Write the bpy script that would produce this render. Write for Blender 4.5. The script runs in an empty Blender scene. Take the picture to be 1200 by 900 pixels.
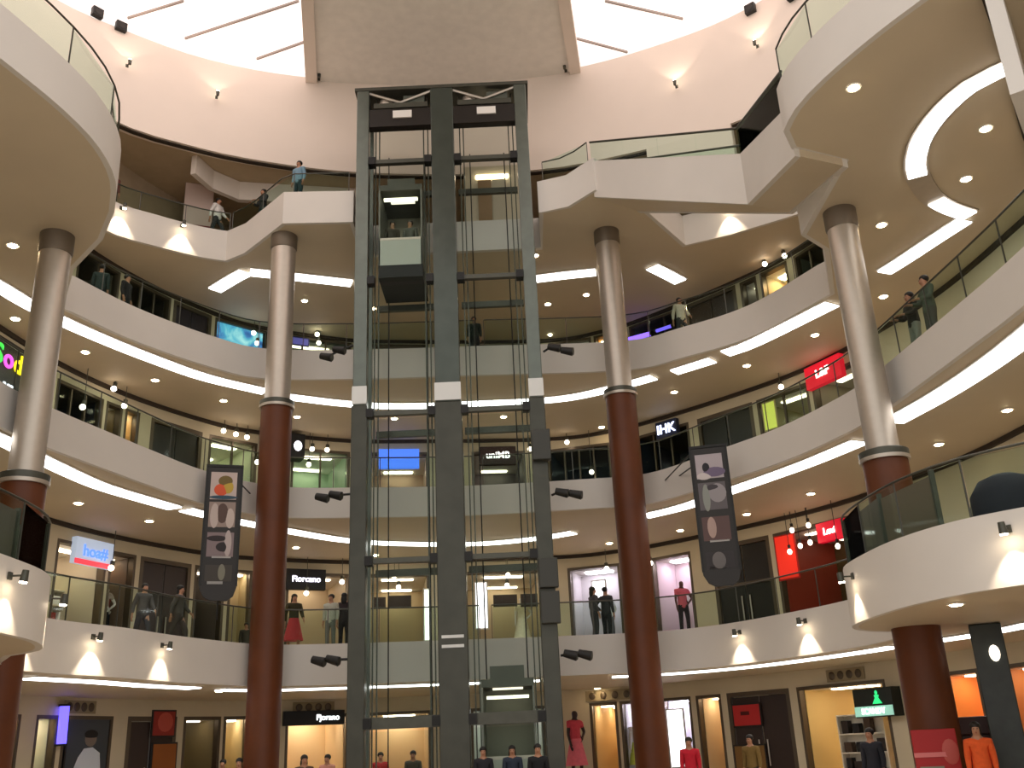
import bpy, bmesh, math, random
from mathutils import Vector, Matrix
random.seed(7)
SC = bpy.context.scene
COL = SC.collection
R = math.radians

# ------------------------------------------------------------------ camera
FPX, EYE = 1145.0, 1.6
def _cam_axes(vx, vy):
    up = Vector((vx - 600, vy - 450, FPX)).normalized()
    fw = Vector((0, 0, 1)); fw -= up * fw.dot(up); fw.normalize()
    rt = fw.cross(up)
    if rt.x < 0: rt = -rt
    return rt, fw, up
_rt, _fw, _up = _cam_axes(460, -2600)
CM = Matrix((_rt, _fw, _up))                      # image axes (x right, y down, z forward) -> world
cam_d = bpy.data.cameras.new('camera'); cam = bpy.data.objects.new('camera', cam_d); COL.objects.link(cam)
X, D, F = CM.col[0], CM.col[1], CM.col[2]
cam.matrix_world = Matrix(((X[0], -D[0], -F[0], 0), (X[1], -D[1], -F[1], 0), (X[2], -D[2], -F[2], EYE), (0, 0, 0, 1)))
cam_d.sensor_fit = 'HORIZONTAL'; cam_d.sensor_width = 36; cam_d.lens = 36 * FPX / 1200
cam_d.clip_start = .05; cam_d.clip_end = 300
SC.camera = cam
def ray(x, y): return CM @ Vector(((x - 600) / FPX, (y - 450) / FPX, 1))
def at_z(x, y, z):
    r = ray(x, y); return Vector((0, 0, EYE)) + r * ((z - EYE) / r.z)
def at_y(x, y, Y):
    r = ray(x, y); return Vector((0, 0, EYE)) + r * (Y / r.y)

def proj(p):
    c = CM.transposed() @ (Vector(p) - Vector((0, 0, EYE))); return 600 + FPX * c.x / c.z
# ------------------------------------------------------------------ materials
def lin(c):
    return [(v / 12.92 if v <= .04045 else ((v + .055) / 1.055) ** 2.4) for v in (c[0] / 255, c[1] / 255, c[2] / 255)]
MATS = {}
def mat(name, rgb, rough=.6, metal=0., emit=0., noise=0., scale=3., spec=.4, bump=0.):
    if name in MATS: return MATS[name]
    m = bpy.data.materials.new(name); m.use_nodes = True
    nt = m.node_tree; b = nt.nodes['Principled BSDF']
    c = lin(rgb) + [1]
    b.inputs['Base Color'].default_value = c
    b.inputs['Roughness'].default_value = rough
    b.inputs['Metallic'].default_value = metal
    b.inputs['Specular IOR Level'].default_value = spec
    if emit:
        b.inputs['Emission Color'].default_value = c; b.inputs['Emission Strength'].default_value = emit
    if noise or bump:
        tc = nt.nodes.new('ShaderNodeTexCoord'); n = nt.nodes.new('ShaderNodeTexNoise')
        n.inputs['Scale'].default_value = scale; n.inputs['Detail'].default_value = 3
        nt.links.new(tc.outputs['Object'], n.inputs['Vector'])
        if noise:
            r = nt.nodes.new('ShaderNodeValToRGB')
            r.color_ramp.elements[0].position = .3; r.color_ramp.elements[1].position = .7
            r.color_ramp.elements[0].color = [v * (1 - noise) for v in c[:3]] + [1]
            r.color_ramp.elements[1].color = [min(1, v * (1 + noise)) for v in c[:3]] + [1]
            nt.links.new(n.outputs['Fac'], r.inputs['Fac']); nt.links.new(r.outputs['Color'], b.inputs['Base Color'])
        if bump:
            bp = nt.nodes.new('ShaderNodeBump'); bp.inputs['Strength'].default_value = bump
            nt.links.new(n.outputs['Fac'], bp.inputs['Height']); nt.links.new(bp.outputs['Normal'], b.inputs['Normal'])
    MATS[name] = m; return m
def glass(name, rgb, gloss=.1, rough=.03):
    if name in MATS: return MATS[name]
    m = bpy.data.materials.new(name); m.use_nodes = True; nt = m.node_tree
    nt.nodes.remove(nt.nodes['Principled BSDF'])
    o = nt.nodes['Material Output']; t = nt.nodes.new('ShaderNodeBsdfTransparent'); g = nt.nodes.new('ShaderNodeBsdfGlossy')
    mx = nt.nodes.new('ShaderNodeMixShader'); fr = nt.nodes.new('ShaderNodeLayerWeight'); fr.inputs['Blend'].default_value = gloss
    t.inputs['Color'].default_value = lin(rgb) + [1]; g.inputs['Roughness'].default_value = rough
    g.inputs['Color'].default_value = (.9, .95, .92, 1)
    nt.links.new(fr.outputs['Fresnel'], mx.inputs[0]); nt.links.new(t.outputs[0], mx.inputs[1]); nt.links.new(g.outputs[0], mx.inputs[2])
    nt.links.new(mx.outputs[0], o.inputs['Surface']); MATS[name] = m; return m

M_FASCIA = mat('fascia_paint', (222, 216, 209), .55, noise=.03, scale=.6)
M_SOFFIT = mat('soffit_paint', (210, 194, 168), .6, noise=.04, scale=.5)
M_DRUM = mat('drum_paint', (232, 218, 206), .6, noise=.03, scale=.4)
M_WALL = mat('wall_cream', (205, 192, 165), .6, noise=.05, scale=.8)
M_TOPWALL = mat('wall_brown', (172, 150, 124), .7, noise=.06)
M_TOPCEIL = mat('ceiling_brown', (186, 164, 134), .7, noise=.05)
M_FLOOR = mat('stone_floor', (200, 188, 168), .3, noise=.08, scale=1.5)
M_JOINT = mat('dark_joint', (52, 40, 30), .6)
M_RED = mat('red_timber', (94, 46, 15), .5, noise=.12, scale=1.6)
M_STEEL = mat('brushed_steel', (196, 186, 174), .45, metal=.8, noise=.03, scale=6)
M_STEELD = mat('dark_steel', (84, 84, 76), .4, metal=.55, noise=.08, scale=4)
M_LIFT = mat('lift_steel', (104, 110, 103), .28, metal=.6, noise=.08, scale=3)
M_LIFTC = mat('lift_core_glass', (78, 84, 78), .22, metal=.5, noise=.1, scale=2)
M_BLACK = mat('black_metal', (22, 21, 20), .5)
M_BLACKP = mat('black_panel', (34, 28, 24), .4)
M_DOOR = mat('dark_timber', (58, 44, 32), .4, noise=.2, scale=3)
M_FRAME = mat('bronze_frame', (92, 80, 66), .4, metal=.4)
M_WHITE = mat('white_paint', (236, 232, 226), .5)
M_BEAM = mat('beam_plaster', (238, 232, 224), .7, noise=.04)
M_LED = mat('led_strip', (252, 250, 248), .5, emit=5.5)
M_LENS = mat('lamp_lens', (255, 226, 180), .4, emit=45)
M_SPOT = mat('spot_lens', (255, 232, 196), .4, emit=60)
M_SKY = mat('skylight_pane', (255, 243, 240), .4, emit=1.0)
M_PANEL = mat('shop_light', (255, 234, 200), .4, emit=14)
M_PANELW = mat('shop_light_white', (250, 246, 255), .4, emit=13)
M_GLASS = glass('clear_green_glass', (240, 249, 244), .07)
M_LGLASS = glass('lift_glass', (247, 251, 249), .06)
M_SGLASS = glass('shop_glass', (246, 248, 246), .08)
M_SKIN = mat('skin', (176, 128, 100), .5)
M_HAIR = mat('black_hair', (22, 18, 16), .5)
M_MANN = mat('mannequin_white', (225, 220, 214), .4)
def cloth(name, rgb): return mat('cloth_' + name, rgb, .85, noise=.08, scale=14)
def paint(rgb, rough=.5): return mat('paint_%d_%d_%d' % tuple(rgb), rgb, rough)
def glow(rgb, s): return mat('glow_%d_%d_%d_%d' % (*rgb, int(s * 10)), rgb, .5, emit=s)

# ------------------------------------------------------------------ mesh building
BASE = {}
class MB:
    def __init__(s): s.v = []; s.f = []
    def add(s, vs, fs):
        n = len(s.v); s.v += [tuple(v) for v in vs]; s.f += [tuple(i + n for i in f) for f in fs]; return s
    def hexa(s, p):        # p: 4 bottom ccw, 4 top ccw
        return s.add(p, [(3, 2, 1, 0), (4, 5, 6, 7), (0, 1, 5, 4), (1, 2, 6, 5), (2, 3, 7, 6), (3, 0, 4, 7)])
    def box(s, x0, x1, y0, y1, z0, z1):
        return s.hexa([(x0, y0, z0), (x1, y0, z0), (x1, y1, z0), (x0, y1, z0), (x0, y0, z1), (x1, y0, z1), (x1, y1, z1), (x0, y1, z1)])
    def wallseg(s, a, b, th, z0, z1, side=1):   # slab from a to b in plan, thickness on the left of a->b
        a = Vector((a[0], a[1])); b = Vector((b[0], b[1])); d = (b - a).normalized(); n = Vector((-d.y, d.x)) * th * side
        q = [a, b, b + n, a + n]
        return s.hexa([(p.x, p.y, z0) for p in q] + [(p.x, p.y, z1) for p in q])
    def sweep(s, pts, offs, close=False):
        """pts: plan polyline; offs: closed section [(offset to the left, z)]"""
        P = [Vector((p[0], p[1])) for p in pts]; n = len(P); m = len(offs); rows = []
        for i in range(n):
            a = P[max(i - 1, 0)]; b = P[min(i + 1, n - 1)]; d = (b - a).normalized(); nn = Vector((-d.y, d.x))
            if 0 < i < n - 1:
                d1 = (P[i] - a).normalized(); d2 = (b - P[i]).normalized(); c = max(.5, math.sqrt(max(0, (1 + d1.dot(d2)) / 2))); nn = nn / c
            rows.append([(P[i].x + nn.x * o, P[i].y + nn.y * o, z) for o, z in offs])
        vs = [v for r in rows for v in r]; fs = []
        for i in range(n - 1):
            for j in range(m):
                k = (j + 1) % m; fs.append((i * m + j, i * m + k, (i + 1) * m + k, (i + 1) * m + j))
        fs.append(tuple(range(m - 1, -1, -1))); fs.append(tuple((n - 1) * m + j for j in range(m)))
        return s.add(vs, fs)
    def tube(s, pts, r, n=10, r2=None):
        P = [Vector(p) for p in pts]; rows = []; k = len(P)
        for i, p in enumerate(P):
            d = (P[min(i + 1, k - 1)] - P[max(i - 1, 0)]).normalized()
            u = d.orthogonal().normalized() if abs(d.z) > .9 else Vector((-d.y, d.x, 0)).normalized()
            w = d.cross(u); rr = r if r2 is None else r + (r2 - r) * i / (k - 1)
            rows.append([p + u * rr * math.cos(2 * math.pi * j / n) + w * rr * math.sin(2 * math.pi * j / n) for j in range(n)])
        vs = [v for q in rows for v in q]; fs = []
        for i in range(k - 1):
            for j in range(n):
                a = (j + 1) % n; fs.append((i * n + j, i * n + a, (i + 1) * n + a, (i + 1) * n + j))
        fs.append(tuple(range(n - 1, -1, -1))); fs.append(tuple((k - 1) * n + j for j in range(n)))
        return s.add(vs, fs)
    def lathe(s, c, prof, n=24):   # prof: [(r, z)] bottom to top
        vs = []; fs = []; m = len(prof)
        for r, z in prof:
            for j in range(n):
                a = 2 * math.pi * j / n; vs.append((c[0] + r * math.cos(a), c[1] + r * math.sin(a), c[2] + z))
        for i in range(m - 1):
            for j in range(n):
                a = (j + 1) % n; fs.append((i * n + j, i * n + a, (i + 1) * n + a, (i + 1) * n + j))
        fs.append(tuple(range(n - 1, -1, -1))); fs.append(tuple((m - 1) * n + j for j in range(n)))
        return s.add(vs, fs)
    def prism(s, poly, z0, z1):
        n = len(poly)
        return s.add([(p[0], p[1], z0) for p in poly] + [(p[0], p[1], z1) for p in poly],
                     [tuple(range(n - 1, -1, -1)), tuple(range(n, 2 * n))] + [(i, (i + 1) % n, n + (i + 1) % n, n + i) for i in range(n)])
    def ball(s, c, rx, ry, rz, n=10, m=7):
        vs = []; fs = []
        for i in range(m + 1):
            t = math.pi * i / m
            for j in range(n):
                a = 2 * math.pi * j / n
                vs.append((c[0] + rx * math.sin(t) * math.cos(a), c[1] + ry * math.sin(t) * math.sin(a), c[2] - rz * math.cos(t)))
        for i in range(m):
            for j in range(n):
                a = (j + 1) % n; fs.append((i * n + j, i * n + a, (i + 1) * n + a, (i + 1) * n + j))
        return s.add(vs, fs)
    def build(s, name, material, parent=None, world=False, smooth=False, bevel=0):
        me = bpy.data.meshes.new(name)
        b = BASE.get(parent.name, Vector((0, 0, 0))) if (parent and world) else Vector((0, 0, 0))
        me.from_pydata([(v[0] - b.x, v[1] - b.y, v[2] - b.z) for v in s.v], [], s.f); me.update()
        bm = bmesh.new(); bm.from_mesh(me)
        bmesh.ops.remove_doubles(bm, verts=bm.verts, dist=1e-5); bmesh.ops.recalc_face_normals(bm, faces=bm.faces)
        if any(len(f.verts) > 4 for f in bm.faces):
            bmesh.ops.triangulate(bm, faces=[f for f in bm.faces if len(f.verts) > 4])
        bm.to_mesh(me); bm.free()
        if smooth:
            for p in me.polygons: p.use_smooth = True
            try: me.set_sharp_from_angle(angle=R(40))
            except Exception: pass
        me.materials.append(material)
        o = bpy.data.objects.new(name, me); COL.objects.link(o)
        if parent: o.parent = parent; BASE[o.name] = BASE.get(parent.name, Vector((0, 0, 0)))
        if bevel:
            md = o.modifiers.new('bevel', 'BEVEL'); md.width = bevel; md.segments = 2; md.limit_method = 'ANGLE'
        return o
def tag(o, label, cat, group=None, kind=None):
    o['label'] = label; o['category'] = cat
    if group: o['group'] = group
    if kind: o['kind'] = kind
    return o
def thing(name, label, cat, loc=(0, 0, 0), rz=0, group=None):
    o = bpy.data.objects.new(name, None); COL.objects.link(o); o.empty_display_size = .2
    o.location = loc; o.rotation_euler = (0, 0, rz); BASE[o.name] = Vector(loc)
    return tag(o, label, cat, group)
def struct(name, mb, m, label, **k):
    o = mb.build(name, m, **k); o['kind'] = 'structure'; o['label'] = label; o['category'] = name.split('_')[0]; return o
def dup(root, loc, rz=0, label=None, group=None):
    r = root.copy(); COL.objects.link(r); r.location = loc; r.rotation_euler = (0, 0, rz)
    if label: r['label'] = label
    if group: r['group'] = group
    BASE[r.name] = Vector(loc)
    for ch in list(root.children):
        c = ch.copy(); COL.objects.link(c); c.parent = r
        for g in list(ch.children):
            d = g.copy(); COL.objects.link(d); d.parent = c
    return r
def text_mesh(body, size, depth, material, name, parent, M, align='CENTER', sx=1.):
    cu = bpy.data.curves.new(name, 'FONT'); cu.body = body; cu.size = size; cu.extrude = depth; cu.align_x = align; cu.align_y = 'CENTER'
    cu.offset = size * .015
    t = bpy.data.objects.new('tmp_text', cu); COL.objects.link(t)
    dg = bpy.context.evaluated_depsgraph_get(); dg.update()
    me = bpy.data.meshes.new_from_object(t.evaluated_get(dg)); bpy.data.objects.remove(t); bpy.data.curves.remove(cu)
    me.transform(M @ Matrix.Diagonal((sx, 1, 1, 1))); me.materials.clear(); me.materials.append(material); me.name = name
    o = bpy.data.objects.new(name, me); COL.objects.link(o); o.parent = parent
    BASE[o.name] = BASE.get(parent.name, Vector((0, 0, 0))); return o
TXT = Matrix.Rotation(R(90), 4, 'X')      # text standing in the x-z plane, read from -y

def spline(pts, step=.35):
    P = [Vector((p[0], p[1])) for p in pts]; out = []
    for i in range(len(P) - 1):
        p0 = P[i - 1] if i > 0 else P[i] * 2 - P[i + 1]; p3 = P[i + 2] if i + 2 < len(P) else P[i + 1] * 2 - P[i]
        p1, p2 = P[i], P[i + 1]; n = max(1, int((p2 - p1).length / step))
        for j in range(n):
            t = j / n
            out.append(.5 * ((2 * p1) + (p2 - p0) * t + (2 * p0 - 5 * p1 + 4 * p2 - p3) * t * t + (3 * p1 - p0 - 3 * p2 + p3) * t ** 3))
    out.append(P[-1]); return out
def join(*segs):
    out = []
    for s in segs:
        for p in s:
            p = Vector((p[0], p[1]))
            if not out or (p - out[-1]).length > 1e-4: out.append(p)
    return out

# ------------------------------------------------------------------ plan curves
ZT = {1: 4.74, 2: 9.5, 3: 14.36, 4: 18.75}      # top of each fascia
ZB = {1: 3.6, 2: 8.55, 3: 13.31, 4: 17.6}       # soffit under each gallery
ZF = {0: 0., 1: 4.6, 2: 9.36, 3: 14.22, 4: 18.61}
ZC = {0: 3.6, 1: 8.55, 2: 13.31, 3: 17.6, 4: 21.5}
E2 = spline([(-11.3, 6), (-11.25, 12), (-11.2, 17), (-11.05, 20), (-10.75, 21.5), (-10.2, 23.4), (-9.8, 24.8), (-8.95, 27.2), (-7.3, 29.2), (-4.6, 29.8), (-1.4, 30.15), (2.1, 30.0), (4.2, 29.6), (6.0, 27.3), (7.35, 25.3), (8.35, 22.8), (8.65, 21.2), (8.85, 19.4), (9.05, 17.5), (9.2, 15.6), (9.3, 12), (9.3, 6)])
E1L = spline([(-10.75, 20.5), (-10.3, 22.1), (-9.6, 23.7), (-8.95, 25.9), (-7.85, 28.2), (-6.9, 29.0), (-4.5, 29.5), (-1.3, 29.9), (1.5, 30.1), (4.0, 30.0), (5.7, 29.0), (7.1, 27.0), (8.15, 24.8), (8.55, 22.6), (8.6, 21.4)])
E1 = join(spline([(-8.4, 6), (-8.1, 12.5), (-8.0, 15), (-8.1, 16.4), (-8.6, 17.5), (-9.4, 18.1)]), [(-10.2, 19.3)], E1L, spline([(8.6, 21.4), (7.9, 21.2), (7.0, 20.6), (6.55, 19.6), (6.5, 18.2), (6.65, 16.8), (7.1, 15.6), (7.9, 14.7), (9.2, 13.6), (10, 12)]))
E3M = spline([(-12.15, 23.75), (-11.1, 26.2), (-9.55, 28.5), (-8.1, 29.75), (-5.0, 30.2), (-1.2, 30.35), (3.8, 30.5), (5.65, 29.6), (7.65, 28.0), (9.25, 25.15)])
E3 = join(spline([(-10.2, 8), (-9.4, 12), (-8.75, 14), (-8.35, 15.4), (-8.2, 16.6), (-8.35, 17.8), (-8.85, 19.0)]), [(-9.6, 20.2), (-10.9, 21.6), (-12.15, 23.75)], E3M,
          [(8.3, 22.4), (7.5, 21.6), (7.55, 18.3), (6.25, 17.7)], spline([(5.95, 17.1), (6.0, 16.4), (6.3, 15.5), (6.9, 14.3), (7.6, 13.2), (8.8, 11.5), (9.6, 8)]))
E4 = join([(-15, 6), (-15, 18), (-14.0, 24)], spline([(-14.0, 24), (-12.8, 27.1), (-11.6, 28.3), (-10.3, 29.25), (-9.5, 29.6)]), [(-8.7, 29.1), (-7.0, 27.3), (-4.95, 27.4), (-4.95, 29.72), (1.25, 29.72), (1.25, 27.3), (2.1, 27.05), (2.8, 26.2), (4.35, 27.35), (6.1, 30.0), (7.7, 29.35)],
          spline([(9.8, 28.1), (11.4, 25.6), (12.6, 22), (13, 18), (13, 6)]))
FW = spline([(-15.2, 6), (-14.6, 18), (-14.3, 24), (-13.75, 27.8), (-12.7, 30.8), (-11.0, 33.7), (-9.7, 35.0), (-6.8, 36.5), (-4.5, 37.0), (1.4, 37.6), (3.8, 36.9), (5.4, 35.8), (8.1, 33.2), (10.0, 30.9), (11.3, 28.2), (12.3, 25), (12.8, 21), (13, 18), (13.2, 6)])
OUT = [(26, 6), (26, 47), (-26, 47), (-26, 6)]

def cumlen(P):
    s = [0.]
    for i in range(1, len(P)): s.append(s[-1] + (P[i] - P[i - 1]).length)
    return s
FS = cumlen(FW)
def f_at(s):
    for i in range(1, len(FW)):
        if FS[i] >= s:
            t = (s - FS[i - 1]) / (FS[i] - FS[i - 1]); return FW[i - 1].lerp(FW[i], t)
    return FW[-1]
def f_hit(x, y):
    """arc position on the shopfront wall seen at this place of the photograph"""
    r = ray(x, y); d = Vector((r.x, r.y)); best = None
    for i in range(1, len(FW)):
        a, b = FW[i - 1], FW[i]; e = b - a; den = d.x * e.y - d.y * e.x
        if abs(den) < 1e-9: continue
        t = (a.x * e.y - a.y * e.x) / den; u = (a.x * d.y - a.y * d.x) / den
        if 0 <= u <= 1 and t > 0 and (best is None or t > best[0]): best = (t, FS[i - 1] + u * e.length)
    return best[1]

# ------------------------------------------------------------------ setting
def plate(E, z0, z1): return MB().prism([(p.x, p.y) for p in E] + OUT, z0, z1)
LV = {1: 'lower', 2: 'middle', 3: 'upper', 4: 'top'}
for k, E in ((1, E1), (2, E2), (3, E3), (4, E4)):
    inner = [p for p in E]
    struct('floor_%s_gallery' % LV[k], plate(E, ZB[k] + .2, ZF[k]), M_FLOOR, 'stone floor slab of the %s gallery around the atrium' % LV[k])
    struct('ceiling_%s_gallery' % LV[k], plate(E, ZB[k], ZB[k] + .19), M_SOFFIT, 'beige soffit under the %s gallery' % LV[k])
    # the fascia stands proud of the slab edge, with a shadow gap at its foot
    struct('trim_%d' % k, MB().sweep(E, [(-.12, ZB[k]), (0, ZB[k]), (0, ZF[k] + .01), (.12, ZF[k] + .01), (.12, ZT[k]), (-.12, ZT[k])]), M_FASCIA, 'plain curved pale fascia band along the edge of the %s gallery' % LV[k], smooth=True)
struct('floor', MB().box(-26, 26, -8, 47, -.3, 0), M_FLOOR, 'polished stone ground floor of the atrium')
struct('wall_rear', MB().box(-26, 26, 47, 47.3, 0, 30), M_TOPWALL, 'far outer wall behind the shops')

# drum above the top gallery and roof
DB = spline([(-16.6, 6), (-16.2, 17), (-14.9, 22.5), (-12.6, 26.5), (-10.6, 28.1), (-8.6, 29.15), (-5.5, 30.15), (-1.5, 30.65), (1.6, 30.55), (3.6, 30.1), (6.4, 29.1), (8.6, 27.8), (10.5, 26.0), (12.6, 22.5), (13.9, 17), (14.3, 6)], .6)
DT = spline([(-19, 6), (-18.4, 17), (-16.9, 22.6), (-14.8, 25.9), (-13.3, 27.4), (-10.7, 29.3), (-7.2, 30.6), (-2.1, 31.25), (2.8, 30.8), (6.6, 29.4), (8.9, 28), (11, 25.9), (13.6, 22.6), (15.2, 17), (15.8, 6)], .6)
def resample(P, n):
    s = cumlen(P); out = []; j = 1
    for i in range(n):
        t = s[-1] * i / (n - 1)
        while j < len(P) - 1 and s[j] < t: j += 1
        out.append(P[j - 1].lerp(P[j], (t - s[j - 1]) / max(1e-9, s[j] - s[j - 1])))
    return out
NB = 90; db, dt = resample(DB, NB), resample(DT, NB)
m = MB(); zb, zt = 21.35, 25.9
sec = lambda i: [(db[i].x, db[i].y, zb), (dt[i].x, dt[i].y, zt), (dt[i].x * 1.02, dt[i].y + .35, zt), (db[i].x * 1.02, db[i].y + .35, zb)]
vs = [v for i in range(NB) for v in sec(i)]
m.add(vs, [(i * 4 + j, i * 4 + (j + 1) % 4, (i + 1) * 4 + (j + 1) % 4, (i + 1) * 4 + j) for i in range(NB - 1) for j in range(4)])
struct('wall_drum', m, M_DRUM, 'tall pale curved drum wall under the skylight', smooth=True)
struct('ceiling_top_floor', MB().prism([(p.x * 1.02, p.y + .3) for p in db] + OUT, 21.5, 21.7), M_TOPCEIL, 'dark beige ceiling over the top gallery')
struct('trim_7', MB().sweep([(-10.6, 28.9), (-10.3, 29.9), (-9.6, 30.7), (-5.0, 31.6), (-5.0, 31.9)], [(0, 20.75), (.2, 20.75), (.2, 21.49), (0, 21.49)]), M_DRUM, 'pale bulkhead under the ceiling of the top gallery, left')
struct('trim_8', MB().sweep([(p.x, p.y + .12) for p in db], [(0, 21.3), (.16, 21.3), (.16, 21.42), (0, 21.42)]), M_JOINT, 'dark trim line under the drum wall')
# skylight: panes either side of the plastered beam
lw = [p for p in db if p.x > 3 and 757 <= proj((p.x, p.y, zb)) <= 858]
struct('wall_drum_lower', MB().sweep(lw, [(0, 19.2), (.3, 19.2), (.3, zb + .02), (0, zb + .02)]), M_DRUM, 'lower part of the drum wall behind the staircase', smooth=True)
ZS = 26.35
wl0, wr0 = Vector((-7.35, 30.9)), Vector((3.2, 31.0)); wl1, wr1 = Vector((-3.3, 8)), Vector((-.1, 8))
sk = [(-19.3, 6)] + [(p.x * 1.02, p.y + .35) for p in dt] + [(16.2, 6)]
struct('ceiling_skylight', MB().prism(sk, ZS, ZS + .06), M_SKY, 'bright translucent skylight panes above the drum')
beam_poly = [wl0, Vector((-2.1, 31.6)), wr0, wr1, wl1]
struct('ceiling_beam', MB().prism([(p.x, p.y) for p in [wl0, Vector((-4.6, 31.3)), Vector((-2.1, 31.5)), Vector((.5, 31.3)), wr0, wr1, wl1]], 25.75, 26.3), M_BEAM, 'broad tapering plaster panel between the skylights above the lift')
for i, (a, b, sg) in enumerate(((wl0, wl1, -1), (wr0, wr1, 1))):
    d = (b - a).normalized(); n = Vector((-d.y, d.x)) * .42 * -sg
    struct('trim_%d' % (30 + i), MB().hexa([(p.x, p.y, 25.6) for p in (a, b, b + n, a + n)] + [(p.x, p.y, 25.74) for p in (a, b, b + n, a + n)]), M_DRUM, 'pale edge board along the %s side of the plaster roof panel' % ('left', 'right')[i])
def roof_bar(a, b, i):
    mb = MB(); a = Vector(a); b = Vector(b); d = (b - a).normalized(); n = Vector((-d.y, d.x)) * .035
    q = [a - n, b - n, b + n, a + n]; mb.hexa([(p.x, p.y, ZS - .08) for p in q] + [(p.x, p.y, ZS) for p in q])
    struct('trim_%d' % i, mb, mat('mullion_grey', (176, 164, 158), .5), 'thin grey glazing bar across the skylight, %s' % ('longest on the left', 'lowest on the left', 'uppermost on the left', 'longest on the right', 'lowest on the right', 'uppermost on the right')[i - 20])
bars = [((217, 44), (350, 0)), ((301, 68), (374, 42)), ((150, 20), (215, 0)), ((709, 0), (800, 21)), ((660, 40), (735, 60)), ((800, -22), (880, -4))]
for i, (a, b) in enumerate(bars):
    p, q = at_z(*a, ZS), at_z(*b, ZS); roof_bar(p.xy, q.xy, 20 + i)
# hanging bulkhead at the right, under the upper gallery
bh = spline([at_z(1146, -30, 13.3).xy, at_z(1156, 0, 13.3).xy, at_z(1179, 70, 13.3).xy, at_z(1201, 156, 13.3).xy, at_z(1240, 260, 13.3).xy])
struct('trim_9', MB().sweep(bh, [(0, 10.9), (0, 13.29), (-.25, 13.29), (-.25, 10.9)]), M_FASCIA, 'curved pale bulkhead hanging from the soffit at the right edge', smooth=True)
struct('trim_10', MB().sweep(bh, [(.06, 13.2), (.06, 13.3), (-.02, 13.3), (-.02, 13.2)]), M_JOINT, 'dark joint along the top of the right bulkhead')

# ------------------------------------------------------------------ light strips in the soffits
def edge_run(E, z, x0, x1, off):
    out = []
    for i in range(1, len(E) - 1):
        d = (E[i + 1] - E[i - 1]).normalized(); q = E[i] + Vector((-d.y, d.x)) * off
        if x0 <= proj((q.x, q.y, z)) <= x1: out.append(q)
    return out[::2]
def strip(pxs, z, label, w=.5, plan=None, dim=None):
    P = spline(plan if plan else [at_z(x, y, z).xy for x, y in pxs], .3)
    t = thing('light_strip', label, 'ceiling light', (P[0].x, P[0].y, z - .06), group='light strips in the soffits')
    MB().sweep(P, [(-w / 2 - .06, z - .03), (w / 2 + .06, z - .03), (w / 2 + .06, z - .001), (-w / 2 - .06, z - .001)]).build('tray', M_STEEL if dim else M_WHITE, t, world=True)
    if dim is None: dim = [(0, 1)]
    for a, b in dim:
        n = len(P) - 1; Q = P[int(a * n):int(b * n) + 1]
        MB().sweep(Q, [(-w / 2, z - .06), (w / 2, z - .06), (w / 2, z - .031), (-w / 2, z - .031)]).build('tube_light', M_LED, t, world=True)
    return t
z3, z2, z1, z4 = ZB[3], ZB[2], ZB[1], ZB[4]
strip([(-40, 313), (0, 335), (35, 356), (77, 377), (125, 398), (175, 418), (240, 441), (311, 458)], z3, 'long curved white light strip under the upper gallery, left side')
strip([(330, 463), (406, 472), (470, 475), (560, 472), (660, 466), (733, 450), (766, 441)], z3, 'curved white light strip under the upper gallery behind the lift')
strip([(790, 435), (835, 421)], z3, 'short white light strip under the upper gallery right of the red column')
strip([(850, 413), (885, 400), (975, 355)], z3, 'straight white light strip under the upper gallery meeting the right steel column', w=.56)
strip(None, z3, 'S curved light strip in the soffit at upper right', w=.46, plan=[at_z(x, y, z3).xy for x, y in [(1036, 318), (1060, 303), (1090, 283), (1116, 266), (1130, 257)]])
strip(None, z3, 'hooked light strip with a dim steel bend at upper right', w=.4, plan=[at_z(x, y, z3).xy for x, y in [(1136, 251), (1112, 243), (1090, 229), (1075, 205), (1073, 185), (1077, 168), (1088, 148), (1108, 124), (1136, 100), (1166, 84), (1182, 77)]], dim=[(0, .25), (.43, .58), (.63, 1)])
strip([(-45, 495), (0, 513), (55, 540), (115, 567), (170, 584), (205, 594)], z2, 'curved white light strip under the middle gallery, far left')
strip([(218, 596), (250, 604), (338, 621), (406, 632), (470, 636), (560, 636), (628, 630), (672, 623)], z2, 'curved white light strip under the middle gallery behind the lift')
strip([(755, 604), (800, 593), (850, 576), (940, 544), (1008, 516)], z2, 'white light strip under the middle gallery right of the hanging banner', w=.56)
strip([(1046, 493), (1100, 463), (1150, 431), (1200, 394), (1250, 352)], z2, 'broad white light strip under the middle gallery, far right', w=.6)
strip(None, z1, plan=edge_run(E1L, z1, 22, 232, .75), label= 'white light strip above the left ground floor shops')
strip(None, z1, plan=edge_run(E1L, z1, 254, 645, .95), label= 'white light strip above the ground floor behind the lift')
strip(None, z1, plan=edge_run(E1L, z1, 712, 1048, .75), label= 'white light strip above the ground floor right of the lift')
strip([(1098, 749), (1150, 741), (1200, 731), (1240, 722)], z1, 'white light strip above the ground floor at the right edge')
strip(None, z4, 'bent white light strip under the top gallery left of the lift', plan=[at_z(x, y, z4).xy for x, y in [(252, 339), (270, 328), (288, 318)]])
strip([(293, 318), (350, 324), (412, 331)], z4, 'straight white light strip under the top gallery left of the lift')
strip([(628, 326), (660, 322), (698, 318)], z4, 'straight white light strip under the top gallery right of the lift')
strip([(764, 312), (780, 320), (797, 329)], z4, 'short slanting white light strip under the top gallery, right')

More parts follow.
